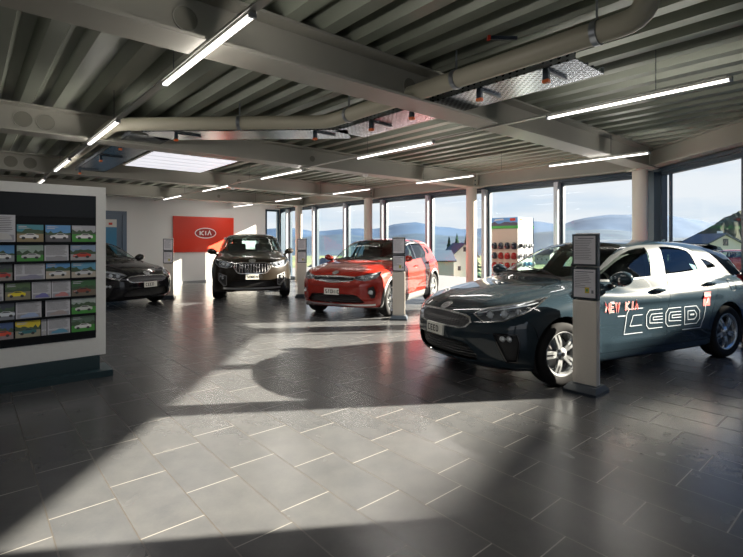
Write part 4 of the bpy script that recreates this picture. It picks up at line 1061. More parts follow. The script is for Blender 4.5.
# ---- light rails with fluorescent battens
rails=[(1.17,2.35,'left light rail',1.25,[2.35+2.955*k for k in range(4)]),(4.36,.92,'middle light rail',.92,[.92+2.975*k for k in range(5)]),(7.15,2.42,'right light rail near the windows',2.42,[2.42+2.955*k for k in range(5)])]
ordn=['nearest the camera','second from the camera','third from the camera','fourth from the camera','farthest from the camera']
m_rail=vary(mat('rail_grey',(.36,.36,.33),.4,.2),6,.05)
for (d,s0,nm_,e0,st) in rails:
    t=thing('light_rail','slim grey %s hung on wires below the roof beams'%nm_,'light rail',UV(0,d,2.66),0,'suspended light rails')
    end=EW-1.0 if d<7 else EW-.3
    if d<2: end=13.2
    uvpart('rail_body',t,m_rail,[(e0-.9 if d<2 else e0,end,d-.028,d+.028,2.664,2.679)],.003)
    e=e0+.5
    while e<end:
        bm=B(); tube(bm,[UV(e,d,2.678),UV(e,d,3.02)],.003,5); e+=1.86
        for v in bm.verts: v.co-=t.location
        finish('suspension_wire',bm,m_dkst,t)
    for k,e in enumerate(st):
        l=thing('light_batten','glowing tube light on the %s, %s'%(nm_,ordn[k] if k<len(st)-1 else ordn[-1]),'ceiling light',UV(e,d,2.60),0,'linear tube lights')
        uvpart('housing',l,m_rail,[(e-.02,e+1.47,d-.018,d+.018,2.648,2.664)],.003)
        for (dd,zz,wd,nrm) in ((0,2.6285,.034,Vector((0,0,-1))),(-.0185,2.639,.018,Vector((-V[0],-V[1],0))),(.0185,2.639,.018,Vector((V[0],V[1],0)))):
            al=bpy.data.lights.new('tube_light','AREA'); al.shape='RECTANGLE'; al.size=1.44; al.size_y=wd; al.energy=60*math.pi*1.44*wd; al.color=(1,.94,.88)
            ao=bpy.data.objects.new('tube_light',al); COL.objects.link(ao); ao.parent=l
            X_=Vector((U[0],U[1],0)); Z_=-nrm; Y_=Z_.cross(X_)
            ao.matrix_local=Matrix.Translation(UV(e+.725,d+dd,zz)-l.location)@Matrix((X_,Y_,Z_)).transposed().to_4x4()
        uvpart('diffuser',l,m_tube,[(e,e+1.45,d-.017,d+.017,2.630,2.648)],.005)
        uvpart('end_cap',l,m_galv,[(e-.02,e,d-.021,d+.021,2.627,2.652)]); uvpart('end_cap',l,m_galv,[(e+1.45,e+1.47,d-.021,d+.021,2.627,2.652)])
# ---- drain pipe with bends
HP=2.77
pp=[]
p_near=UV(1.05,3.09,HP); p_b1=UV(4.35,3.09,HP); dirx=Vector((-1,.04,0)).normalized()
p_b2=p_b1+dirx*2.46
p_end=p_b2+Vector((U[0],U[1],0))*3.6
def bend(a,b,c,r,n=6):
    u=(a-b).normalized(); w=(c-b).normalized(); return [b+u*r*(1-t)**2+w*r*t*t for t in [i/n for i in range(n+1)]]
near_up=p_near+Vector((0,0,.33))
pts=[near_up]+bend(near_up,p_near,p_b1,.14)+bend(p_near,p_b1,p_b2,.16)+bend(p_b1,p_b2,p_end,.16)+[p_end]
t=thing('drain_pipe','long beige drain pipe bending under the roof deck','pipe',p_b1)
bm=B(); tube(bm,[p-p_b1 for p in pts],.074,20); finish('pipe_run',bm,m_pipe,t,True)
for p,dr_ in ((UV(3.95,3.09,HP),U),(UV(1.35,3.09,HP),U),(p_b1+dirx*1.0,(dirx.x,dirx.y)),(UV(2.5,3.09,HP),U)):
    bm=B(); dv=Vector((dr_[0],dr_[1],0)); tube(bm,[p-p_b1-dv*.02,p-p_b1+dv*.02],.083,20); tube(bm,[p-p_b1+Vector((0,0,.07)),p-p_b1+Vector((0,0,.24))],.008,6); finish('pipe_clamp',bm,m_galv,t,True)
# ---- cable tray
zt=2.75
def seg_pts():
    a=UV(1.62,3.6,zt); b=UV(4.6,3.6,zt)
    c=b+dirx*2.5; d_=c+Vector((U[0],U[1],0))*3.9
    return [a,b,c,d_]
TP=seg_pts()
t=thing('cable_tray','perforated galvanised cable tray hung below the roof deck','cable tray',TP[1])
m_tray=mat('perforated_steel',(.42,.46,.52),.25,.85); nt,b_,N_,L_=nodes(m_tray)
tc=N_.new('ShaderNodeTexCoord'); vo=N_.new('ShaderNodeTexVoronoi'); vo.inputs['Scale'].default_value=22; vo.inputs['Randomness'].default_value=0; cr=N_.new('ShaderNodeValToRGB'); cr.color_ramp.interpolation='CONSTANT'
cr.color_ramp.elements[0].color=(.03,.04,.05,1); cr.color_ramp.elements[1].position=.32; cr.color_ramp.elements[1].color=(.46,.5,.56,1)
L_.new(tc.outputs['Object'],vo.inputs['Vector']); L_.new(vo.outputs['Distance'],cr.inputs[0]); L_.new(cr.outputs[0],b_.inputs['Base Color'])
def tray_seg(nme,a,b,w=.24):
    d=(b-a).normalized(); n=Vector((-d.y,d.x,0)); L=(b-a).length; M=Matrix(((d.x,n.x,0,a.x-TP[1].x),(d.y,n.y,0,a.y-TP[1].y),(0,0,1,a.z-TP[1].z),(0,0,0,1)))
    bm=B(); box(bm,0,L,-w,w,0,.004,0,M); box(bm,0,L,-w,-w+.004,0,.06,0,M); box(bm,0,L,w-.004,w,0,.06,0,M)
    for k in range(int(L/.25)): tube(bm,[M@Vector((.1+k*.25,-w+.03,.02)),M@Vector((.3+k*.25,-w+.04,.022))],.012,6,1)
    tube(bm,[M@Vector((0,-.05,.016)),M@Vector((L,-.03,.016))],.012,6,1); tube(bm,[M@Vector((0,.04,.016)),M@Vector((L,.05,.016))],.010,6,1)
    return finish(nme,bm,[m_tray,m_dkst],t)
for i in range(3): tray_seg('tray_section',TP[i],TP[i+1])
# hangers with orange caps
def hang(p,d):
    h=thing('tray_hanger',None,'bracket',p,0,'cable tray hangers with orange caps')
    bm=B(); box(bm,-.022,.022,-.016,.016,.0,.082); 
    box(bm,-.024,.024,-.006,.006,.03,.055,0)
    finish('channel',bm,m_dkst,h)
    bm=B(); box(bm,-.026,.026,-.02,.02,-.026,.0,0,None,.005); finish('end_cap',bm,m_orange,h)
    bm=B(); box(bm,-.015,.015,-.30,.02,.066,.082); finish('arm',bm,m_dkst,h); h.rotation_euler[2]=d; return h
hn=Vector((V[0],V[1],0))*-.22
hp=[(UV(1.86,3.38,zt),'at the right end of the cable tray'),(UV(2.48,3.38,zt),'second from the right, before the big beam'),
    (UV(3.3,3.38,zt),'on the tray just past the big beam'),(UV(3.92,3.38,zt),'at the first bend of the cable tray'),
    (TP[1]+(TP[2]-TP[1])*.16+Vector((0,-.2,0)),'on the crosswise tray run, at its right end'),(TP[1]+(TP[2]-TP[1])*.84+Vector((0,-.2,0)),'on the crosswise tray run, at its left end'),
    (UV(6.95,1.56,zt),'nearest of the three on the far tray run'),(UV(8.15,1.56,zt),'middle one of the three on the far tray run'),(UV(9.9,1.56,zt),'farthest of the three on the far tray run')]
for p,lb in hp:
    h=hang(p+Vector((0,0,-.085)),TU+math.pi/2); h['label']='steel hanger with orange cap '+lb
# red and black pipe bracket near the pipe
t=thing('pipe_bracket','small dark bracket with a red end beside the drain pipe','bracket',UV(2.0,3.02,2.93))
bm=B(); box(bm,-.10,.10,-.012,.012,-.012,.012); finish('arm',bm,m_dkst,t); bm=B(); box(bm,-.12,-.10,-.016,.016,-.016,.016); finish('end_cap',bm,mat('sign_red'),t)
# smoke detectors
for e,d,lb in ((10.5,4.75,'small white round detector on the third roof beam'),(6.78,5.7,'small white round detector under the second roof beam')):
    bm=B(); lathe(bm,[(.001,-.05),(.03,-.045),(.05,-.02),(.055,0),(.001,0)],20,'Z'); o=finish('smoke_detector',bm,m_white,None,True); o.location=UV(e,d,2.68); tag(o,lb,'smoke detector')
# ---- red wall sign
t=thing('wall_sign','big red rectangular sign with white oval car brand logo on the far wall','sign',UV(EW-.03,6.26,1.07))
sd=[5.2,7.32]; uvpart('panel',t,mat('sign_red'),[(EW-.05,EW-.012,sd[0],sd[1],1.06,2.27)],.004)
cs=UV(EW-.05,6.29,1.71)-t.location
# viewer looks along +u: right hand = +v
kia_badge('logo',t,lambda a,b,h:cs+Vector((V[0],V[1],0))*a+Vector((0,0,b))-Vector((U[0],U[1],0))*(.002+h),.72,.34,mat('logo_white',(.85,.85,.85),.4),mat('logo_white'),mat('logo_dark',(.30,.015,.01),.4),.012)
for k in range(5):
    bm=B(); boxuv(bm,EW-.03,EW,5.2+.0,5.21,0,.01)
    bm.free()
bm=B(); boxuv(bm,EW-.015,EW,3.8,DW-.72,0,.08); o=finish('baseboard_back',bm,mat('skirting',(.35,.36,.37),.5)); o['kind']='structure'
bm=B(); boxuv(bm,EW-.012,EW,4.05,4.11,1.15,1.23); o=finish('light_switch',bm,m_white); tag(o,'small white light switch on the far wall beside the door','light switch')
# ================================================================= brochure wall
m_screen=mat('inset_black',(.006,.008,.012),.6,spec=.2)
EP=5.70
t=thing('brochure_wall','freestanding white display wall with dark inset full of car leaflets','display wall',UV(EP,-.2,0))
uvpart('panel',t,m_panelw,[(EP,EP+.12,-1.6,1.14,.21,2.0)],.004)
uvpart('inset',t,m_screen,[(EP-.010,EP+.01,-1.5,1.045,.40,1.90)])
uvpart('inset_header',t,mat('header_dark',(.009,.013,.019),.5,spec=.25),[(EP-.014,EP-.008,-1.5,1.04,1.67,1.89)])
uvpart('plinth',t,m_teal,[(EP-.02,EP+.14,-1.6,1.08,.065,.21)]); uvpart('foot_plate',t,m_teal,[(EP-.14,EP+.26,-1.6,1.18,0,.065)])
rowz=[(1.405,1.585),(1.215,1.385),(1.035,1.205),(.845,1.02),(.66,.835),(.475,.65)]
for (z0,z1) in rowz: uvpart('ledge',t,m_screen,[(EP-.045,EP-.01,-1.5,1.04,z0-.014,z0-.004),(EP-.045,EP-.040,-1.5,1.04,z0-.014,z0+.012)])
def dpx(px): k=(px-CX)/FPX; return EP*(.7571*k+.6534)/(.7571-.6534*k)
skyb=(.10,.28,.55); teal=(.06,.25,.32); grn=(.05,.26,.04); gry=(.35,.36,.40)
BR=[ # x0,x1,row,kind,sky,ground,car,label
(-14,15,0,'T',None,None,(.5,.5,.5),'tall grey text sheet standing above the top row of leaflets'),
(16.5,43,0,'C',teal,(.28,.22,.12),(.75,.75,.75),'white car on brown sand under teal sky, top row'),
(45,70,0,'C',skyb,(.10,.10,.11),(.7,.7,.72),'white car on dark road under blue sky, top row'),
(71.5,95,0,'C',gry,grn,(.75,.76,.75),'white car on green lawn, top row right end'),
(-14,14,1,'C',skyb,(.25,.28,.3),(.7,.72,.75),'white car under deep blue sky, second row left end'),
(16.5,43,1,'C',(.3,.4,.35),grn,(.5,.52,.52),'silver car on bright green lawn, second row'),
(44,68,1,'T',None,None,(.3,.3,.33),'grey text page, second row'),
(70,95,1,'C',(.25,.35,.5),(.35,.35,.36),(.45,.05,.03),'red car on pale road, second row right end'),
(-12,12,2,'C',(.05,.06,.07),(.25,.22,.2),(.45,.05,.04),'red car before dark trees, third row left end'),
(14,44.5,2,'T2',None,None,(.25,.25,.35),'wide grey two-column text page, third row'),
(45.5,69.5,2,'C',skyb,(.45,.40,.33),(.6,.62,.64),'silver car on beige ground, third row middle'),
(71,95,2,'C',(.12,.33,.5),(.42,.38,.32),(.55,.57,.6),'silver car with tree shadow, third row right end'),
(-20,3,3,'T',None,None,(.2,.2,.3),'grey leaflet cut by the left picture edge, fourth row'),
(5,30,3,'C',(.08,.14,.06),(.22,.20,.14),(.75,.60,.02),'yellow car before green trees, fourth row'),
(31.5,50.5,3,'T',None,None,(.15,.15,.4),'white text page with small dark car, fourth row'),
(51.2,70,3,'T',None,None,(.5,.2,.2),'white text page with small red car, fourth row'),
(71,95,3,'C',(.05,.14,.06),(.15,.13,.1),(.22,.06,.04),'brown red car in green woods, fourth row right end'),
(-14,14,4,'C',(.04,.05,.07),(.2,.22,.25),(.6,.65,.7),'pale blue car in dark hall, fifth row left end'),
(15.5,41,4,'T',None,None,(.3,.4,.6),'white text page with blue car strip, fifth row left'),
(45,69.5,4,'T',None,None,(.35,.3,.3),'white text page with grey car strip, fifth row middle'),
(71,95,4,'C',(.35,.42,.4),grn,(.55,.57,.55),'silver hatchback on green lawn, fifth row right end'),
(-14,13,5,'C',(.05,.10,.25),(.25,.2,.2),(.65,.07,.03),'red car against dark blue, bottom row left end'),
(15,40,5,'C',(.70,.55,.03),(.30,.28,.2),(.03,.15,.17),'teal car under yellow autumn trees, bottom row'),
(41,46,5,'T',None,None,(.4,.4,.4),'narrow white text sheet, bottom row'),
(47,69.5,5,'T',None,None,(.1,.3,.45),'white text page with blue strip, bottom row'),
(71,94,5,'C',(.10,.16,.12),grn,(.8,.8,.8),'white hatchback on green lawn, bottom row right end')]
m_paper=mat('paper_grey',(.62,.63,.68),.5); m_ink=mat('ink_grey',(.16,.16,.19),.6)
def cmat(c,r=.35): return mat('print_%d_%d_%d'%tuple(int(v*100) for v in c),tuple(min(.9,v*1.25) for v in c),r)
for (x0,x1,r,kd,sk_,gd,cc,lb) in BR:
    d0,d1=dpx(x0),dpx(x1); z0,z1=rowz[r]; z1b=z1+(.09 if 'tall grey' in lb else 0)
    w=d1-d0; h=z1b-z0; c=UV(EP-.03,(d0+d1)/2,z0)
    VV=Vector((V[0],V[1],0)); UU=Vector((U[0],U[1],0))
    P=lambda a,b,hh:VV*(a*w-w/2)+Vector((0,0,b*h))-UU*(.004+hh)+UU*(b*.012)
    bm=B()
    def quad(pl,hh,mi):
        f=bm.faces.new([bm.verts.new(P(a,b,hh)) for a,b in pl]); f.material_index=mi
    # paper body
    vs=[bm.verts.new(P(a,b,hh)) for hh in (-.003,0) for a,b in ((0,0),(1,0),(1,1),(0,1))]
    for q in ((0,1,2,3),(7,6,5,4),(0,4,5,1),(1,5,6,2),(2,6,7,3),(3,7,4,0)): bm.faces.new([vs[i] for i in q]).material_index=0
    rnd=random.Random(int(x0*7+r*31))
    if kd=='C':
        hz=.42+rnd.random()*.1
        quad([(.0,hz),(1,hz),(1,1),(.0,1)],.0005,1); quad([(0,.0),(1,.0),(1,hz),(0,hz)],.0005,2)
        # distant tree / rock shapes
        pl=[(0,hz)]+[(k/10,hz+.08+.22*rnd.random()) for k in range(11)]+[(1,hz)]; quad(pl,.0008,4)
        cx=.50+rnd.uniform(-.08,.16); s=.36
        car=[(-1,-.25),(-1,.1),(-.85,.25),(-.45,.35),(-.2,.62),(.45,.62),(.75,.35),(1,.25),(1,-.25),(.8,-.35),(-.8,-.35)]
        cy=.36; quad([(cx+a*s,cy+b*s*.75) for a,b in car],.0012,3)
        quad([(cx+a*s,cy+b*s*.75) for a,b in ((-.35,.34),(-.15,.55),(.38,.55),(.6,.34))],.0016,5)
        for wx in (-.6,.6): quad([(cx+(wx+.2*math.cos(k*math.pi/6))*s,cy+(-.32+.26*math.sin(k*math.pi/6))*s*.8) for k in range(12)],.0018,5)
        quad([(cx-.95*s,cy-.05*s),(cx-.6*s,cy-.02*s),(cx-.6*s,cy+.06*s),(cx-.95*s,cy+.05*s)],.0019,0)
        for k in range(2): quad([(.06,.88-k*.09),(.06+.3+rnd.random()*.2,.88-k*.09),(.06+.3,.92-k*.09),(.06,.92-k*.09)],.001,0)
    else:
        n=9
        cols=[(.06,.94)] if kd=='T' else [(.05,.27),(.33,.95)]
        for (a0,a1) in cols:
            for k in range(n):
                b=.93-k*.062; quad([(a0,b-.022),(a0+(a1-a0)*rnd.uniform(.75,1),b-.022),(a0+(a1-a0)*rnd.uniform(.9,1),b),(a0,b)],.0006,6)
        quad([(.05,.08),(.95,.08),(.95,.30),(.05,.30)],.0006,7)
        quad([(.15,.12),(.2,.24),(.35,.27),(.5,.36),(.7,.35),(.85,.24),(.9,.12)],.001,3)
    g=finish('leaflet',bm,[m_paper,cmat(sk_ or (.5,.5,.5)),cmat(gd or (.5,.5,.5)),cmat(cc),cmat((.05,.09,.05)),cmat((.03,.035,.04)),m_ink,cmat((.30,.31,.36))])
    g.location=c; tag(g,('leaflet: ' if 0 else 'car leaflet with ' if kd=='C' else 'car leaflet, ')+lb,'leaflet',"car leaflets on the display wall")
# ================================================================= info stands
m_stand=vary(mat('stand_greige',(.62,.58,.52),.5),60,.05); m_navy=mat('stand_navy',(.012,.02,.032),.4); m_sheet=mat('sheet_lilac',(.60,.59,.63),.5)
def info_stand(x,y,nx,ny,label,sheet=None):
    t=thing('info_stand',label,'info stand',(x,y,0),math.atan2(ny,nx)-math.pi,'price info stands beside the cars')
    # local: faces -x ; width along y
    bm=B(); prism(bm,[(-.15,-.155),(.15,-.155),(.15,.155),(-.15,.155)],0,.028,'Z')
    top=[(-.07,-.125),(.07,-.125),(.07,.125),(-.07,.125)]
    vb=[bm.verts.new((a,b,.028)) for a,b in ((-.15,-.155),(.15,-.155),(.15,.155),(-.15,.155))]; vt=[bm.verts.new((a,b,.075)) for a,b in ((-.10,-.13),(.10,-.13),(.10,.13),(-.10,.13))]
    for i in range(4): bm.faces.new((vb[i],vb[(i+1)%4],vt[(i+1)%4],vt[i]))
    bm.faces.new(vt); finish('base',bm,m_navy,t)
    bm=B(); box(bm,-.035,.03,-.112,.112,.075,.865,0,None,.006); finish('post',bm,m_stand,t)
    bm=B(); box(bm,.03,.045,-.112,.112,.075,1.50,0,None,.003); finish('side_trim',bm,mat('trim_white',(.8,.8,.8),.4),t)
    for k,(z0,z1) in enumerate(((.875,1.175),(1.19,1.49))):
        bm=B(); box(bm,-.03,.03,-.118,.118,z0,z1,0,None,.003); f=finish('sheet_frame',bm,m_navy,t)
        bm=B(); box(bm,-.034,-.028,-.10,.10,z0+.018,z1-.018,0)
        rnd=random.Random(k+5)
        z=z1-.045
        box(bm,-.0350,-.0335,-.085,.085 if k==0 else .06,z,z+.008,1)
        n=12 if k else 9
        for j in range(n):
            z-=.016
            if z<z0+.05 and not k: break
            if z<z0+.03: break
            wl=rnd.uniform(.05,.16) if k==0 else rnd.uniform(.12,.165)
            box(bm,-.0350,-.0335,.09-wl,.09,z,z+.004,1)
        if k==0:
            box(bm,-.0352,-.0335,-.045,-.005,z0+.06,z0+.115,2); box(bm,-.0354,-.0335,-.035,-.015,z0+.075,z0+.10,3); box(bm,-.0352,-.0335,-.085,-.065,z0+.06,z0+.09,1)
        finish('info_sheet',bm,[m_sheet,m_ink,mat('label_yellow',(.55,.42,.06),.5),mat('label_green',(.08,.3,.08),.5)],f)
    return t
info_stand(2.03,4.45,-.74,-.67,'greige info stand with two framed sheets before the dark hatchback')
info_stand(.50,8.58,-.12,-1,'greige info stand beside the front wheel of the red crossover')
info_stand(-1.78,12.05,.0,-1,'greige info stand between the brown SUV and the red crossover')
info_stand(-5.08,11.75,.25,-1,'info stand with bluish sheets at the nose of the black car')
# ================================================================= accessory display
ck=Vector((2.86,9.2,0)); 
t=thing('accessory_display','tall white display tower of coloured car mirror caps at the window','display stand',ck)
W1=.60; W2=.58
m_cream=mat('display_cream',(.62,.52,.42),.5); m_dw=mat('display_white',(.42,.44,.45),.5)
MD=Matrix(((U[0],V[0],0,0),(U[1],V[1],0,0),(0,0,1,0),(0,0,0,1)))
def dp(name,mats,boxes,bev=0):
    bm=B()
    for b_ in boxes: box(bm,*b_[:6],b_[6] if len(b_)>6 else 0,MD,bev)
    return finish(name,bm,mats,t)
dp('tower',[m_cream],[(0.004,W1,0.004,W2,.08,1.9)]); dp('side_face',[m_dw],[(.0,W1,-.0+.0,.004,.08,1.9)][:0]+[(-.004,.004,.0,W2,.08,1.9)])
dp('base',[m_navy],[(-.02,W1+.02,-.02,W2+.02,0,.08)])
def ridge(name,face,mats):
    bm=B(); rnd=random.Random(3)
    def q(pl,h,mi):
        vs=[]
        for a,z in pl:
            p=Vector((a,-h,z)) if face==0 else Vector((-.004-h,a,z)); vs.append(bm.verts.new((MD@p.to_4d()).to_3d() if 0 else MD.to_3x3()@p))
        bm.faces.new(vs).material_index=mi
    W=W1 if face==0 else W2
    q([(0.0,1.68),(W,1.68),(W,1.9),(0.0,1.9)],.002,0)
    q([(0,1.73)]+[(W*k/8,1.78+.05*rnd.random()) for k in range(9)]+[(W,1.73)],.004,1)
    q([(0,1.68),(W,1.68),(W,1.735),(0,1.735)],.006,2)
    q([(W*.08,1.83),(W*.28,1.83),(W*.28,1.88),(W*.08,1.88)],.006,3); q([(W*.5,1.85),(W*.9,1.84),(W*.85,1.87),(W*.55,1.88)],.005,4)
    finish(name,bm,mats,t)
ridge('header_picture',0,[cmat((.12,.30,.60)),cmat((.07,.06,.09)),cmat((.05,.30,.05)),mat('sign_red'),cmat((.7,.72,.75))])
ridge('header_picture',1,[cmat((.30,.50,.75)),cmat((.5,.55,.6)),cmat((.08,.45,.10)),mat('sign_red'),cmat((.8,.8,.82))])
capm={'navy':mat('cap_navy',(.01,.014,.03),.12,0,1.),'red':mat('cap_red',(.32,.015,.012),.12,0,1.),'silver':mat('cap_silver',(.5,.52,.55),.2,.7,1.),'blue':mat('cap_blue',(.04,.18,.35),.15,.3,1.),'black':mat('cap_black',(.01,.01,.012),.1,0,1.)}
def cap_mesh():
    bm=B(); vs=ball(bm,(0,0,0),1,2)
    for v in vs:
        x,y,z=v.co; w=1-.22*z
        sq=lambda t:math.copysign(abs(t)**.6,t)
        v.co=Vector((sq(x)*.058*w,min(y,.15)*.05,sq(z)*.072))
    me=bpy.data.meshes.new('mirror_cap'); bmesh.ops.recalc_face_normals(bm,faces=bm.faces[:]); bm.to_mesh(me); bm.free(); return me
cm=cap_mesh(); cms={}
for k in capm:
    c=cm.copy(); c.materials.append(capm[k]); cms[k]=c
rowsL=[(1.335,['navy','navy','navy','navy']),(1.135,['red','red','red','navy']),(.935,['red','red','red','red']),(.735,['black','black','silver','silver'])]
rn=['top row','second row','third row','bottom row']
cn=['nearest the corner','second from the corner','third from the corner','at the left edge']
rzU=math.atan2(U[1],U[0])
for ri,(z,cs_) in enumerate(rowsL):
    for k,cc in enumerate(cs_):
        o=bpy.data.objects.new('mirror_cap',cms[cc]); COL.objects.link(o)
        o.location=ck+MD.to_3x3()@Vector((.075+.15*k,-.008,z)); o.rotation_euler=(0,0,rzU+math.pi)
        # local -y should look outwards (-v)
        o.rotation_euler=(0,0,math.atan2(-V[1],-V[0])+math.pi/2)
        tag(o,'%s mirror cap, left tower face, %s, %s'%(cc,rn[ri],cn[k]),'mirror cap','mirror caps on the display tower')
rowsR=[(1.34,['black','silver','silver']),(1.14,['silver','silver','black']),(.97,['silver','blue','blue','silver'])]
cn2=['nearest the corner','second from the corner','third from the corner','at the right edge']
for ri,(z,cs_) in enumerate(rowsR):
    for k,cc in enumerate(cs_):
        o=bpy.data.objects.new('mirror_cap',cms[cc]); COL.objects.link(o)
        o.location=ck+MD.to_3x3()@Vector((-.012,.09+(.46/(len(cs_)-1))*k if len(cs_)>3 else .09+.19*k,z)); o.rotation_euler=(0,.35,math.atan2(-U[1],-U[0])+math.pi/2); o.scale=(.75,.9,.62)
        tag(o,'%s mirror cap, white right tower face, %s, %s'%(cc,rn[ri],cn2[k]),'mirror cap','mirror caps on the display tower')
# ================================================================= outside
def px3(px,py,Z): return Vector(((px-CX)/FPX*Z,Z,CAM_H-(py-HY)*Z/FPX))
m_grass=mat('meadow',(.20,.28,.10),.9); nt,b_,N_,L_=nodes(m_grass)
tc=N_.new('ShaderNodeTexCoord'); no=N_.new('ShaderNodeTexNoise'); no.inputs['Scale'].default_value=.02; no.inputs['Detail'].default_value=6; cr=N_.new('ShaderNodeValToRGB')
cr.color_ramp.elements[0].position=.42; cr.color_ramp.elements[0].color=(.04,.075,.02,1); cr.color_ramp.elements[1].position=.58; cr.color_ramp.elements[1].color=(.09,.10,.04,1)
L_.new(tc.outputs['Object'],no.inputs['Vector']); L_.new(no.outputs['Fac'],cr.inputs[0]); L_.new(cr.outputs[0],b_.inputs['Base Color'])
m_gravel=vary(mat('pale_gravel',(.085,.09,.10),.9),8,.2)
bm=B(); box(bm,-900,900,-40,1500,-12.2,-11.0); o=finish('meadow_ground',bm,m_grass); o['kind']='structure'
bm=B(); prism(bm,[(p.x,p.y) for p in (UV(24,DL-4),UV(24,16.5),UV(4,16.5),Vector((13.5,4,0)),Vector((13.5,-8,0)),UV(-8,-8))],-1.2,-.13,'Z'); o=finish('terrace_ground',bm,m_gravel); o['kind']='structure'
bm=B(); box(bm,13.6,34,22.,36,-11.2,-.55); o=finish('parking_ground',bm,m_gravel); o['kind']='structure'
# mountain ridges
def ridge_mesh(name,pts,Z,depth,mt,seed,label=None):
    rnd=random.Random(seed); bm=B(); f=spl([(p[0],p[1]) for p in pts]); n=150; x0,x1=pts[0][0],pts[-1][0]; rows=[]
    for j in range(9):
        t=j/8; row=[]
        for i in range(n+1):
            px=x0+(x1-x0)*i/n; py=float(f(px))+ (math.sin(i*.9+seed)*.35+math.sin(i*2.3+seed*2)*.25+rnd.uniform(-.25,.25))
            top=px3(px,py,Z); z=-11.5+(top.z+11.5)*(1-t)**1.2+(rnd.uniform(-1,1)*(top.z+11.5)*.03 if 0<j<8 else 0)
            row.append(bm.verts.new((top.x*(1-depth/Z*t),Z-depth*t+rnd.uniform(-1,1)*depth*.02,z)))
        rows.append(row)
    back=[bm.verts.new((v.co.x,v.co.y+depth*.5,-11.5)) for v in rows[0]]
    for i in range(n):
        bm.faces.new((rows[0][i],back[i],back[i+1],rows[0][i+1]))
        for j in range(8): bm.faces.new((rows[j][i],rows[j][i+1],rows[j+1][i+1],rows[j+1][i]))
    o=finish(name,bm,mt,None,True,2.); o['kind']='structure'; return o
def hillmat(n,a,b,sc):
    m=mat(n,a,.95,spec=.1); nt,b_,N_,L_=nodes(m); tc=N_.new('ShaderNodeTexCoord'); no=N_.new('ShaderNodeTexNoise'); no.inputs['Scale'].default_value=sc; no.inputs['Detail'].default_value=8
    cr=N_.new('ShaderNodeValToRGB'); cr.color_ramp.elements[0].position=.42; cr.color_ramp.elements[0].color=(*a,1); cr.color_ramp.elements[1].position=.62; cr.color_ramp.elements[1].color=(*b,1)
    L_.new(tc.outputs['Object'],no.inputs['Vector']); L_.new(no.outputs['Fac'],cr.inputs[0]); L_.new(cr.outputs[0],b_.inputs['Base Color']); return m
m_far=hillmat('far_forest_hazed',(.022,.048,.095),(.032,.06,.11),.012); m_mid=hillmat('mid_forest_hazed',(.016,.034,.062),(.026,.048,.075),.03); m_near=hillmat('near_forest',(.010,.022,.012),(.03,.045,.018),.08)  # distance haze is tinted into the far and mid ridge colours as blue
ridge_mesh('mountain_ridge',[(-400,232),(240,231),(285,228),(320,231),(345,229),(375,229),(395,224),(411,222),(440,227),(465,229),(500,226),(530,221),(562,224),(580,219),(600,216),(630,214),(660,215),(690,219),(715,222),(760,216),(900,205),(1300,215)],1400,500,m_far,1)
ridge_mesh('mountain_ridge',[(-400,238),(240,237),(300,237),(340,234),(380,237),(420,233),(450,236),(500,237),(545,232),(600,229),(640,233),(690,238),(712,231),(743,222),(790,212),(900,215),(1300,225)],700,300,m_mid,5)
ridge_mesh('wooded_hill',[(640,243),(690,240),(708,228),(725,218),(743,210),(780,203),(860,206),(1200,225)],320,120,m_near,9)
# houses
m_plaster=mat('plaster',(.55,.54,.52),.8); m_roof=mat('roof_slate',(.022,.045,.075),.6); m_hwin=mat('house_window',(.03,.04,.05),.2)
def house(x,y,zb,w,l,h,rh,rot,label,wall=None,roof=None):
    t=thing('house',label,'house',(x,y,zb),rot)
    bm=B(); prism(bm,[(-w/2,0),(w/2,0),(w/2,h),(0,h+rh),(-w/2,h)],-l/2,l/2,'Y'); finish('walls',bm,wall or m_plaster,t)
    bm=B(); o_=.5
    for s in (-1,1):
        k=rh/(w/2); a=[(0,h+rh+.05),(s*(w/2+o_),h-o_*k+.05),(s*(w/2+o_),h-o_*k+.30),(0,h+rh+.30)]; prism(bm,a,-l/2-o_,l/2+o_,'Y')
    finish('roof',bm,roof or m_roof,t)
    for (a,z) in ((-w*.22,h*.25),(w*.2,h*.25),(-w*.22,h*.62),(w*.2,h*.62),(0,h+rh*.35)):
        bm=B(); box(bm,a-.45,a+.45,-l/2-.06,-l/2+.02,z,z+1.2); f=finish('window',bm,m_plaster,t); bm=B(); box(bm,a-.36,a+.36,-l/2-.08,-l/2-.05,z+.08,z+1.12); finish('pane',bm,m_hwin,f)
    for b_ in (-l*.3,0,l*.3):
        bm=B(); box(bm,-w/2-.06,-w/2+.02,b_-.45,b_+.45,h*.4,h*.4+1.2); f=finish('window',bm,m_plaster,t); bm=B(); box(bm,-w/2-.08,-w/2-.05,b_-.36,b_+.36,h*.4+.08,h*.4+1.12); finish('pane',bm,m_hwin,f)
    bm=B(); box(bm,w*.12,w*.12+.6,-.3,.3,h+rh*.5,h+rh+.7); finish('chimney',bm,m_plaster,t)
    return t
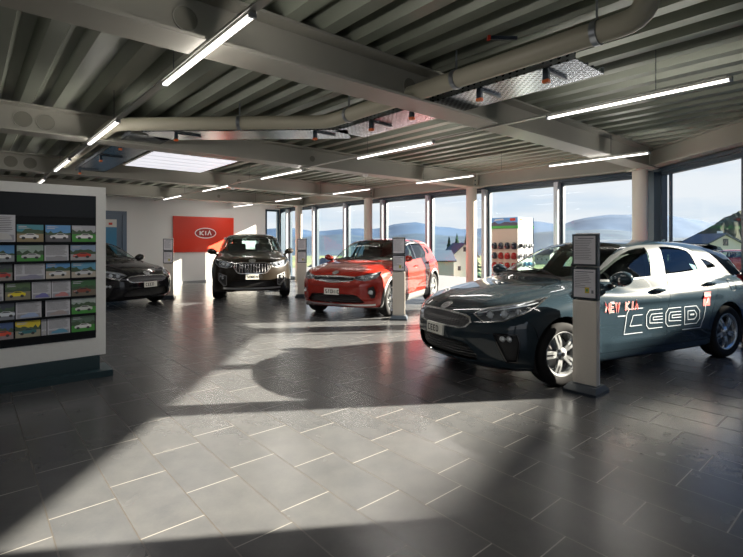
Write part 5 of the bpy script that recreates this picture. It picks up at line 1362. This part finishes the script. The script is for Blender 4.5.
# px 461 peak y244 at 62 m
p=px3(462,250,110); house(p.x,114,-11,6.1,9,9.0,2.8,.12,'tall white gabled house with slate blue roof beyond the long windows')
p=px3(434,250,100); house(p.x-1.2,104,-11,7,10.5,8.3,1.9,math.pi/2+.1,'low pale house with long blue roof beside the tall white house')
house(30.5,0,-11,46,3,16.1,7.2,math.pi/2,'large gabled hall added out of view to the right to shade the near floor')  # unseen hall, placed and sized to cut the sun off the near floor
p=px3(715,250,75); house(p.x,76,-11,8.5,10,10.8,2.6,-.25,'pale grey gabled house seen through the corner window')
for px_,z_,w_,lb in ((330,120,9,'pale house farthest left beyond the red crossover'),(352,150,8,'small white house beyond the red crossover roof'),(510,230,8,'tiny farmhouse in the valley behind the display tower'),(548,260,9,'tiny farmhouse in the valley left of the window corner')):
    q=px3(px_,250,z_); house(q.x,z_,-11,w_,11,5.2,2.6,random.Random(px_).uniform(-.5,.5),lb)
# trees
m_leaf=hillmat('pine_needles',(.012,.035,.03),(.03,.065,.045),1.5); m_bark=mat('bark',(.05,.035,.025),.9)
def conifer(x,y,z,h,r,seed,label):
    rnd=random.Random(seed); t=thing('conifer',label,'tree',(x,y,z),0,'conifers behind the white house')
    bm=B(); tube(bm,[(0,0,0),(0,0,h*.95)],[.18,.03],7); finish('trunk',bm,m_bark,t)
    bm=B()
    for k in range(11):
        f=k/11; zz=h*(.12+.86*f); rr=r*(1-f)**.85+.1; n=14
        tip=bm.verts.new((0,0,zz+h*.13)); ring=[]
        for j in range(n):
            a=2*math.pi*j/n+rnd.random()*.3; q=rr*(1 if j%2 else .62)*rnd.uniform(.8,1.15); ring.append(bm.verts.new((q*math.cos(a),q*math.sin(a),zz-rnd.random()*h*.03)))
        for j in range(n): bm.faces.new((tip,ring[j],ring[(j+1)%n]))
        bm.faces.new(ring[::-1])
    finish('foliage',bm,m_leaf,t); return t
cl_=['tall','leaning left','bushy','slim']
for k,(px_,top,Z,r) in enumerate(((449,237,135,2.6),(457,234,142,2.8),(466,235,150,2.6),(474,238,140,2.5))):
    q=px3(px_,top,Z); conifer(q.x,Z,-11,q.z+11,r,k,'dark green conifer behind the white house, %s'%['first from the left','tallest in the middle','just right of the tallest','nearest the column'][k])
def world():
    w=bpy.data.worlds.new('sky'); SC.world=w; w.use_nodes=True; nt=w.node_tree; N=nt.nodes; L=nt.links; bg=N['Background']
    tc=N.new('ShaderNodeTexCoord'); sp=N.new('ShaderNodeSeparateXYZ'); L.new(tc.outputs['Generated'],sp.inputs[0])
    r1=N.new('ShaderNodeValToRGB'); L.new(sp.outputs[2],r1.inputs[0])
    e=r1.color_ramp.elements; e[0].position=0; e[0].color=(.80,.88,.96,1); e[1].position=.42; e[1].color=(.05,.22,.62,1)
    x=e.new(.07); x.color=(.70,.82,.96,1); x=e.new(.2); x.color=(.40,.62,.92,1)
    mp=N.new('ShaderNodeMapping'); mp.inputs['Scale'].default_value=(1,1,5.5); L.new(tc.outputs['Generated'],mp.inputs[0])
    no=N.new('ShaderNodeTexNoise'); no.inputs['Scale'].default_value=3.2; no.inputs['Detail'].default_value=9; no.inputs['Roughness'].default_value=.55; L.new(mp.outputs[0],no.inputs[0])
    cr=N.new('ShaderNodeValToRGB'); cr.color_ramp.elements[0].position=.33; cr.color_ramp.elements[0].color=(0,0,0,1); cr.color_ramp.elements[1].position=.56; cr.color_ramp.elements[1].color=(1,1,1,1); L.new(no.outputs['Fac'],cr.inputs[0])
    mx=N.new('ShaderNodeMix'); mx.data_type='RGBA'; L.new(cr.outputs[0],mx.inputs[0]); L.new(r1.outputs[0],mx.inputs[6]); mx.inputs[7].default_value=(.96,.98,1.02,1)
    L.new(mx.outputs[2],bg.inputs[0]); ms_=N.new('ShaderNodeMapRange'); ms_.inputs['From Min'].default_value=.16; ms_.inputs['From Max'].default_value=.36; ms_.inputs['To Min'].default_value=1; ms_.inputs['To Max'].default_value=.10; L.new(sp.outputs[2],ms_.inputs[0]); mu=N.new('ShaderNodeMath'); mu.operation='MULTIPLY'; L.new(cr.outputs[0],mu.inputs[0]); L.new(ms_.outputs[0],mu.inputs[1]); L.new(mu.outputs[0],mx.inputs[0]); bg.inputs[1].default_value=SKY_S
world()
sl=bpy.data.lights.new('sun','SUN'); sl.energy=SUN_E; sl.angle=.0093; sl.color=(1,.87,.70); so=bpy.data.objects.new('sun',sl); COL.objects.link(so)
el=math.radians(20.4); az=math.atan(.135); sd_=Vector((math.cos(el)*math.cos(az),math.cos(el)*math.sin(az),math.sin(el))); so.rotation_euler=sd_.to_track_quat('Z','Y').to_euler(); so.location=(20,5,10)
# ================================================================= put the cars in
def car_root(kind,label):
    (cx,cy,a)=POSE[kind]; return thing('car',label,'car',(cx,cy,0),a)
mm=carmats('ceed',((.013,.022,.030),.24,.0)); mm['paint'].node_tree.nodes['Principled BSDF'].inputs['Specular IOR Level'].default_value=.02; mm['trimmat']=mat('door_frame_sun_glare',(.30,.32,.34),.25,.8)  # pale frame colour carries the sun glare on the window frames
r1=car_root('ceed','dark blue grey five-door hatchback with outline lettering on its doors')
build_car('ceed',ceed_spec(),r1,mm)
# door lettering: on the left flank, reading from front to rear
CEED_PARTS=list(r1.children)
b=CEED
def side_text():
    m_l=mat('vinyl_silver',(.38,.41,.45),.5); m_r=mat('vinyl_red',(.50,.02,.015),.5); m_w=mat('vinyl_white',(.42,.42,.42),.5)
    fp=lambda x0,z0:(lambda a,c,h:body_pt(b,x0-a,z0+c,1,.0035+h))
    bm=B()
    place=fp(.80,.70)
    # NEW KIA, red with white edge
    x=0
    letters(bm,'NEW KIA',.0,.075,.054,.090,.022,.022,fp(.80,.62),2,.0005); letters(bm,'NEW KIA',.0,.075,.054,.090,.022,.013,fp(.80,.62),1,.0012)
    # big outlined letters, double lines
    P=fp(.50,.475)
    def dbl(pl,o=.030):
        strokes(bm,pl,.006,P,0,.001); strokes(bm,grow_line(pl,o),.006,P,0,.001)
    def grow_line(pl,o):
        n=len(pl); out=[]
        for i,p in enumerate(pl):
            a=pl[max(i-1,0)]; c=pl[min(i+1,n-1)]; v1=(p[0]-a[0],p[1]-a[1]); v2=(c[0]-p[0],c[1]-p[1])
            def nn(v): l=math.hypot(*v) or 1; return (-v[1]/l,v[0]/l) if l and v!=(0,0) else None
            n1=nn(v1) if v1!=(0,0) else nn(v2); n2=nn(v2) if v2!=(0,0) else n1
            nx,ny=n1[0]+n2[0],n1[1]+n2[1]; l=math.hypot(nx,ny) or 1; nx/=l; ny/=l; k=o/max(.5,nx*n1[0]+ny*n1[1]); out.append((p[0]+nx*k,p[1]+ny*k))
        return out
    def dense(pl,s=.06):
        out=[pl[0]]
        for a,c in zip(pl,pl[1:]):
            n=max(1,int(math.hypot(c[0]-a[0],c[1]-a[1])/s)); out+=[(a[0]+(c[0]-a[0])*k/n,a[1]+(c[1]-a[1])*k/n) for k in range(1,n+1)]
        return out
    H=.20
    def C(x0,w=.27):
        return [[(x0+w,H),(x0+.05,H),(x0,H-.05),(x0,.05),(x0+.05,0),(x0+w,0)]]
    for k,ch in enumerate('CEED'):
        x0=k*.325
        if ch=='C': L_=[[(x0+.28,H+.03),(x0+.06,H+.03),(x0+.02,H-.02),(x0-.02,-.03),(x0+.27,-.03)],[(x0+.27,H-.04),(x0+.12,H-.04),(x0+.07,.05),(x0+.26,.05)]]
        if ch=='E': L_=[[(x0+.28,H),(x0+.06,H),(x0+.01,H-.05),(x0+.01,.04),(x0+.05,0),(x0+.28,0)],[(x0+.28,H-.045),(x0+.09,H-.045),(x0+.065,H-.08),(x0+.065,.06),(x0+.28,.05)],[(x0+.28,H*.5+.02),(x0+.12,H*.5+.02),(x0+.12,H*.5-.01),(x0+.28,H*.5-.01)]]
        if ch=='D': L_=[[(x0+.02,H),(x0+.24,H),(x0+.30,H-.06),(x0+.30,.05),(x0+.24,0),(x0+.02,0),(x0+.02,H)],[(x0+.08,H-.05),(x0+.2,H-.05),(x0+.24,H-.09),(x0+.24,.08),(x0+.2,.05),(x0+.08,.05),(x0+.08,H-.05)],[(x0+.12,.10),(x0+.19,.10),(x0+.19,H-.09),(x0+.12,H-.09)]]
        for pl in L_: strokes(bm,dense(pl),.0062,P,0,.001)
    strokes(bm,dense([(-.12,.165),(.0,.165)]),.009,P,0,.001)
    strokes(bm,dense([(.95,-.055),(1.28,-.055),(1.36,.06),(1.40,.22)]),.0062,P,0,.001)
    # red badge with the number
    Q=fp(-.85,.665)
    pl=[(-.005,0),(.125,0),(.145,.16),(.015,.16)]
    g=6
    for i in range(g):
        for j in range(g):
            def W(i_,j_):
                u_,v_=i_/g,j_/g; return Q(pl[0][0]+(pl[1][0]-pl[0][0])*u_+.02*v_,.16*v_,.0)
            f=bm.faces.new([bm.verts.new(W(*q)) for q in ((i,j),(i+1,j),(i+1,j+1),(i,j+1))]); f.material_index=1
    letters(bm,'7',.045,.035,.06,.09,.01,.018,Q,2,.001)
    bmesh.ops.recalc_face_normals(bm,faces=bm.faces[:])
    o=finish('door_lettering',bm,[m_l,m_r,m_w],r1); o['label']='silver outline lettering with red small print and red badge'
side_text()
# fuel flap seam on left rear quarter of hatchback
bm=B(); pr=[body_pt(CEED,-1.50+.075*math.cos(2*math.pi*k/28),.88+.07*math.sin(2*math.pi*k/28),1,.0012) for k in range(28)]
tube(bm,pr+[pr[0]],.0022,5,cap=False); finish('fuel_flap_seam',bm,m_black,r1)
# shark fin
bm=B(); prism(bm,[(-1.50,1.385),(-1.34,1.392),(-1.47,1.45),(-1.52,1.45)],-.012,.012,'Y'); finish('antenna',bm,mm['paint'],r1)
bm=B(); prism(bm,[(-1.60,1.372),(-1.60,1.392),(-1.88,1.345),(-1.94,1.31),(-1.93,1.30),(-1.80,1.32)],-.52,.52,'Y'); finish('spoiler',bm,mm['paint'],r1)
ms=carmats('stonic',((.27,.014,.007),.26,.2)); r2=car_root('stonic','bright red compact crossover with grey wheel arch cladding')
build_car('stonic',stonic_spec(),r2,ms); roof_rail(STONIC,r2,.05,-1.45,ms['satin'])
mo=carmats('sorento',((.010,.008,.006),.3,.3)); r3=car_root('sorento','large black-brown SUV facing the camera beneath the red sign')
build_car('sorento',sorento_spec(),r3,mo); roof_rail(SORENTO,r3,.2,-1.85,mo['satin'])
for k in range(12):       # upright chrome studs of the grille
    y=-.36+.72*k/11; bm=B(); P=[nose_pt(SORENTO,y,z,-.012) for z in (.695,.74,.79,.84,.885)]
    for p in P: p.y=y
    tube(bm,P,.009,6); finish('grille_stud',bm,mo['satin'],r3,True)
kb=carmats('black',((.006,.006,.008),.2,.2)); r4=car_root('black','glossy black car half hidden behind the leaflet display wall')
kb['trimmat']=kb['blackg']
swap={mm[k].name:kb[k] for k in kb if k in mm}
def clone(o,par):
    c=o.copy(); COL.objects.link(c); c.parent=par
    for sl_ in c.material_slots:
        if sl_.material and sl_.material.name in swap and swap[sl_.material.name]!=sl_.material:
            n_=swap[sl_.material.name]; sl_.link='OBJECT'; sl_.material=n_
    for k_ in o.children: clone(k_,c)
for k_ in CEED_PARTS: clone(k_,r4)
bm=B(); letters(bm,'DEMO',-.22,0,.07,.045,.05,.012,lambda a,c,h:nose_pt(CEED,a,.335+c,.004+h),0,.001) if 0 else None
bm.free()
# outdoor red car beyond the corner window
r5=copy_tree(r2); r5.location=(21.0,28.0,-.55); r5.rotation_euler=(0,0,2.6)
r5["label"]="red parked car outside beyond the corner window"
# ================================================================= camera
cam=bpy.data.cameras.new('camera'); co=bpy.data.objects.new('camera',cam); COL.objects.link(co)
cam.sensor_fit='HORIZONTAL'; cam.sensor_width=36; cam.lens=36*FPX/743; co.location=(0,0,CAM_H); co.rotation_euler=(math.pi/2,0,0)
cam.shift_x=0; cam.shift_y=-(278.5-HY)/743; cam.clip_start=.05; cam.clip_end=4000
SC.camera=co
SC.view_settings.view_transform='Standard'; SC.view_settings.look='None'; SC.view_settings.gamma=1; SC.view_settings.use_curve_mapping=False
SC.view_settings.exposure=EXPO
SC.cycles.max_bounces=10; SC.cycles.transparent_max_bounces=16; SC.cycles.diffuse_bounces=5; SC.cycles.glossy_bounces=5; SC.cycles.sample_clamp_indirect=2; SC.cycles.sample_clamp_direct=2.2; SC.cycles.caustics_reflective=False; SC.cycles.caustics_refractive=False
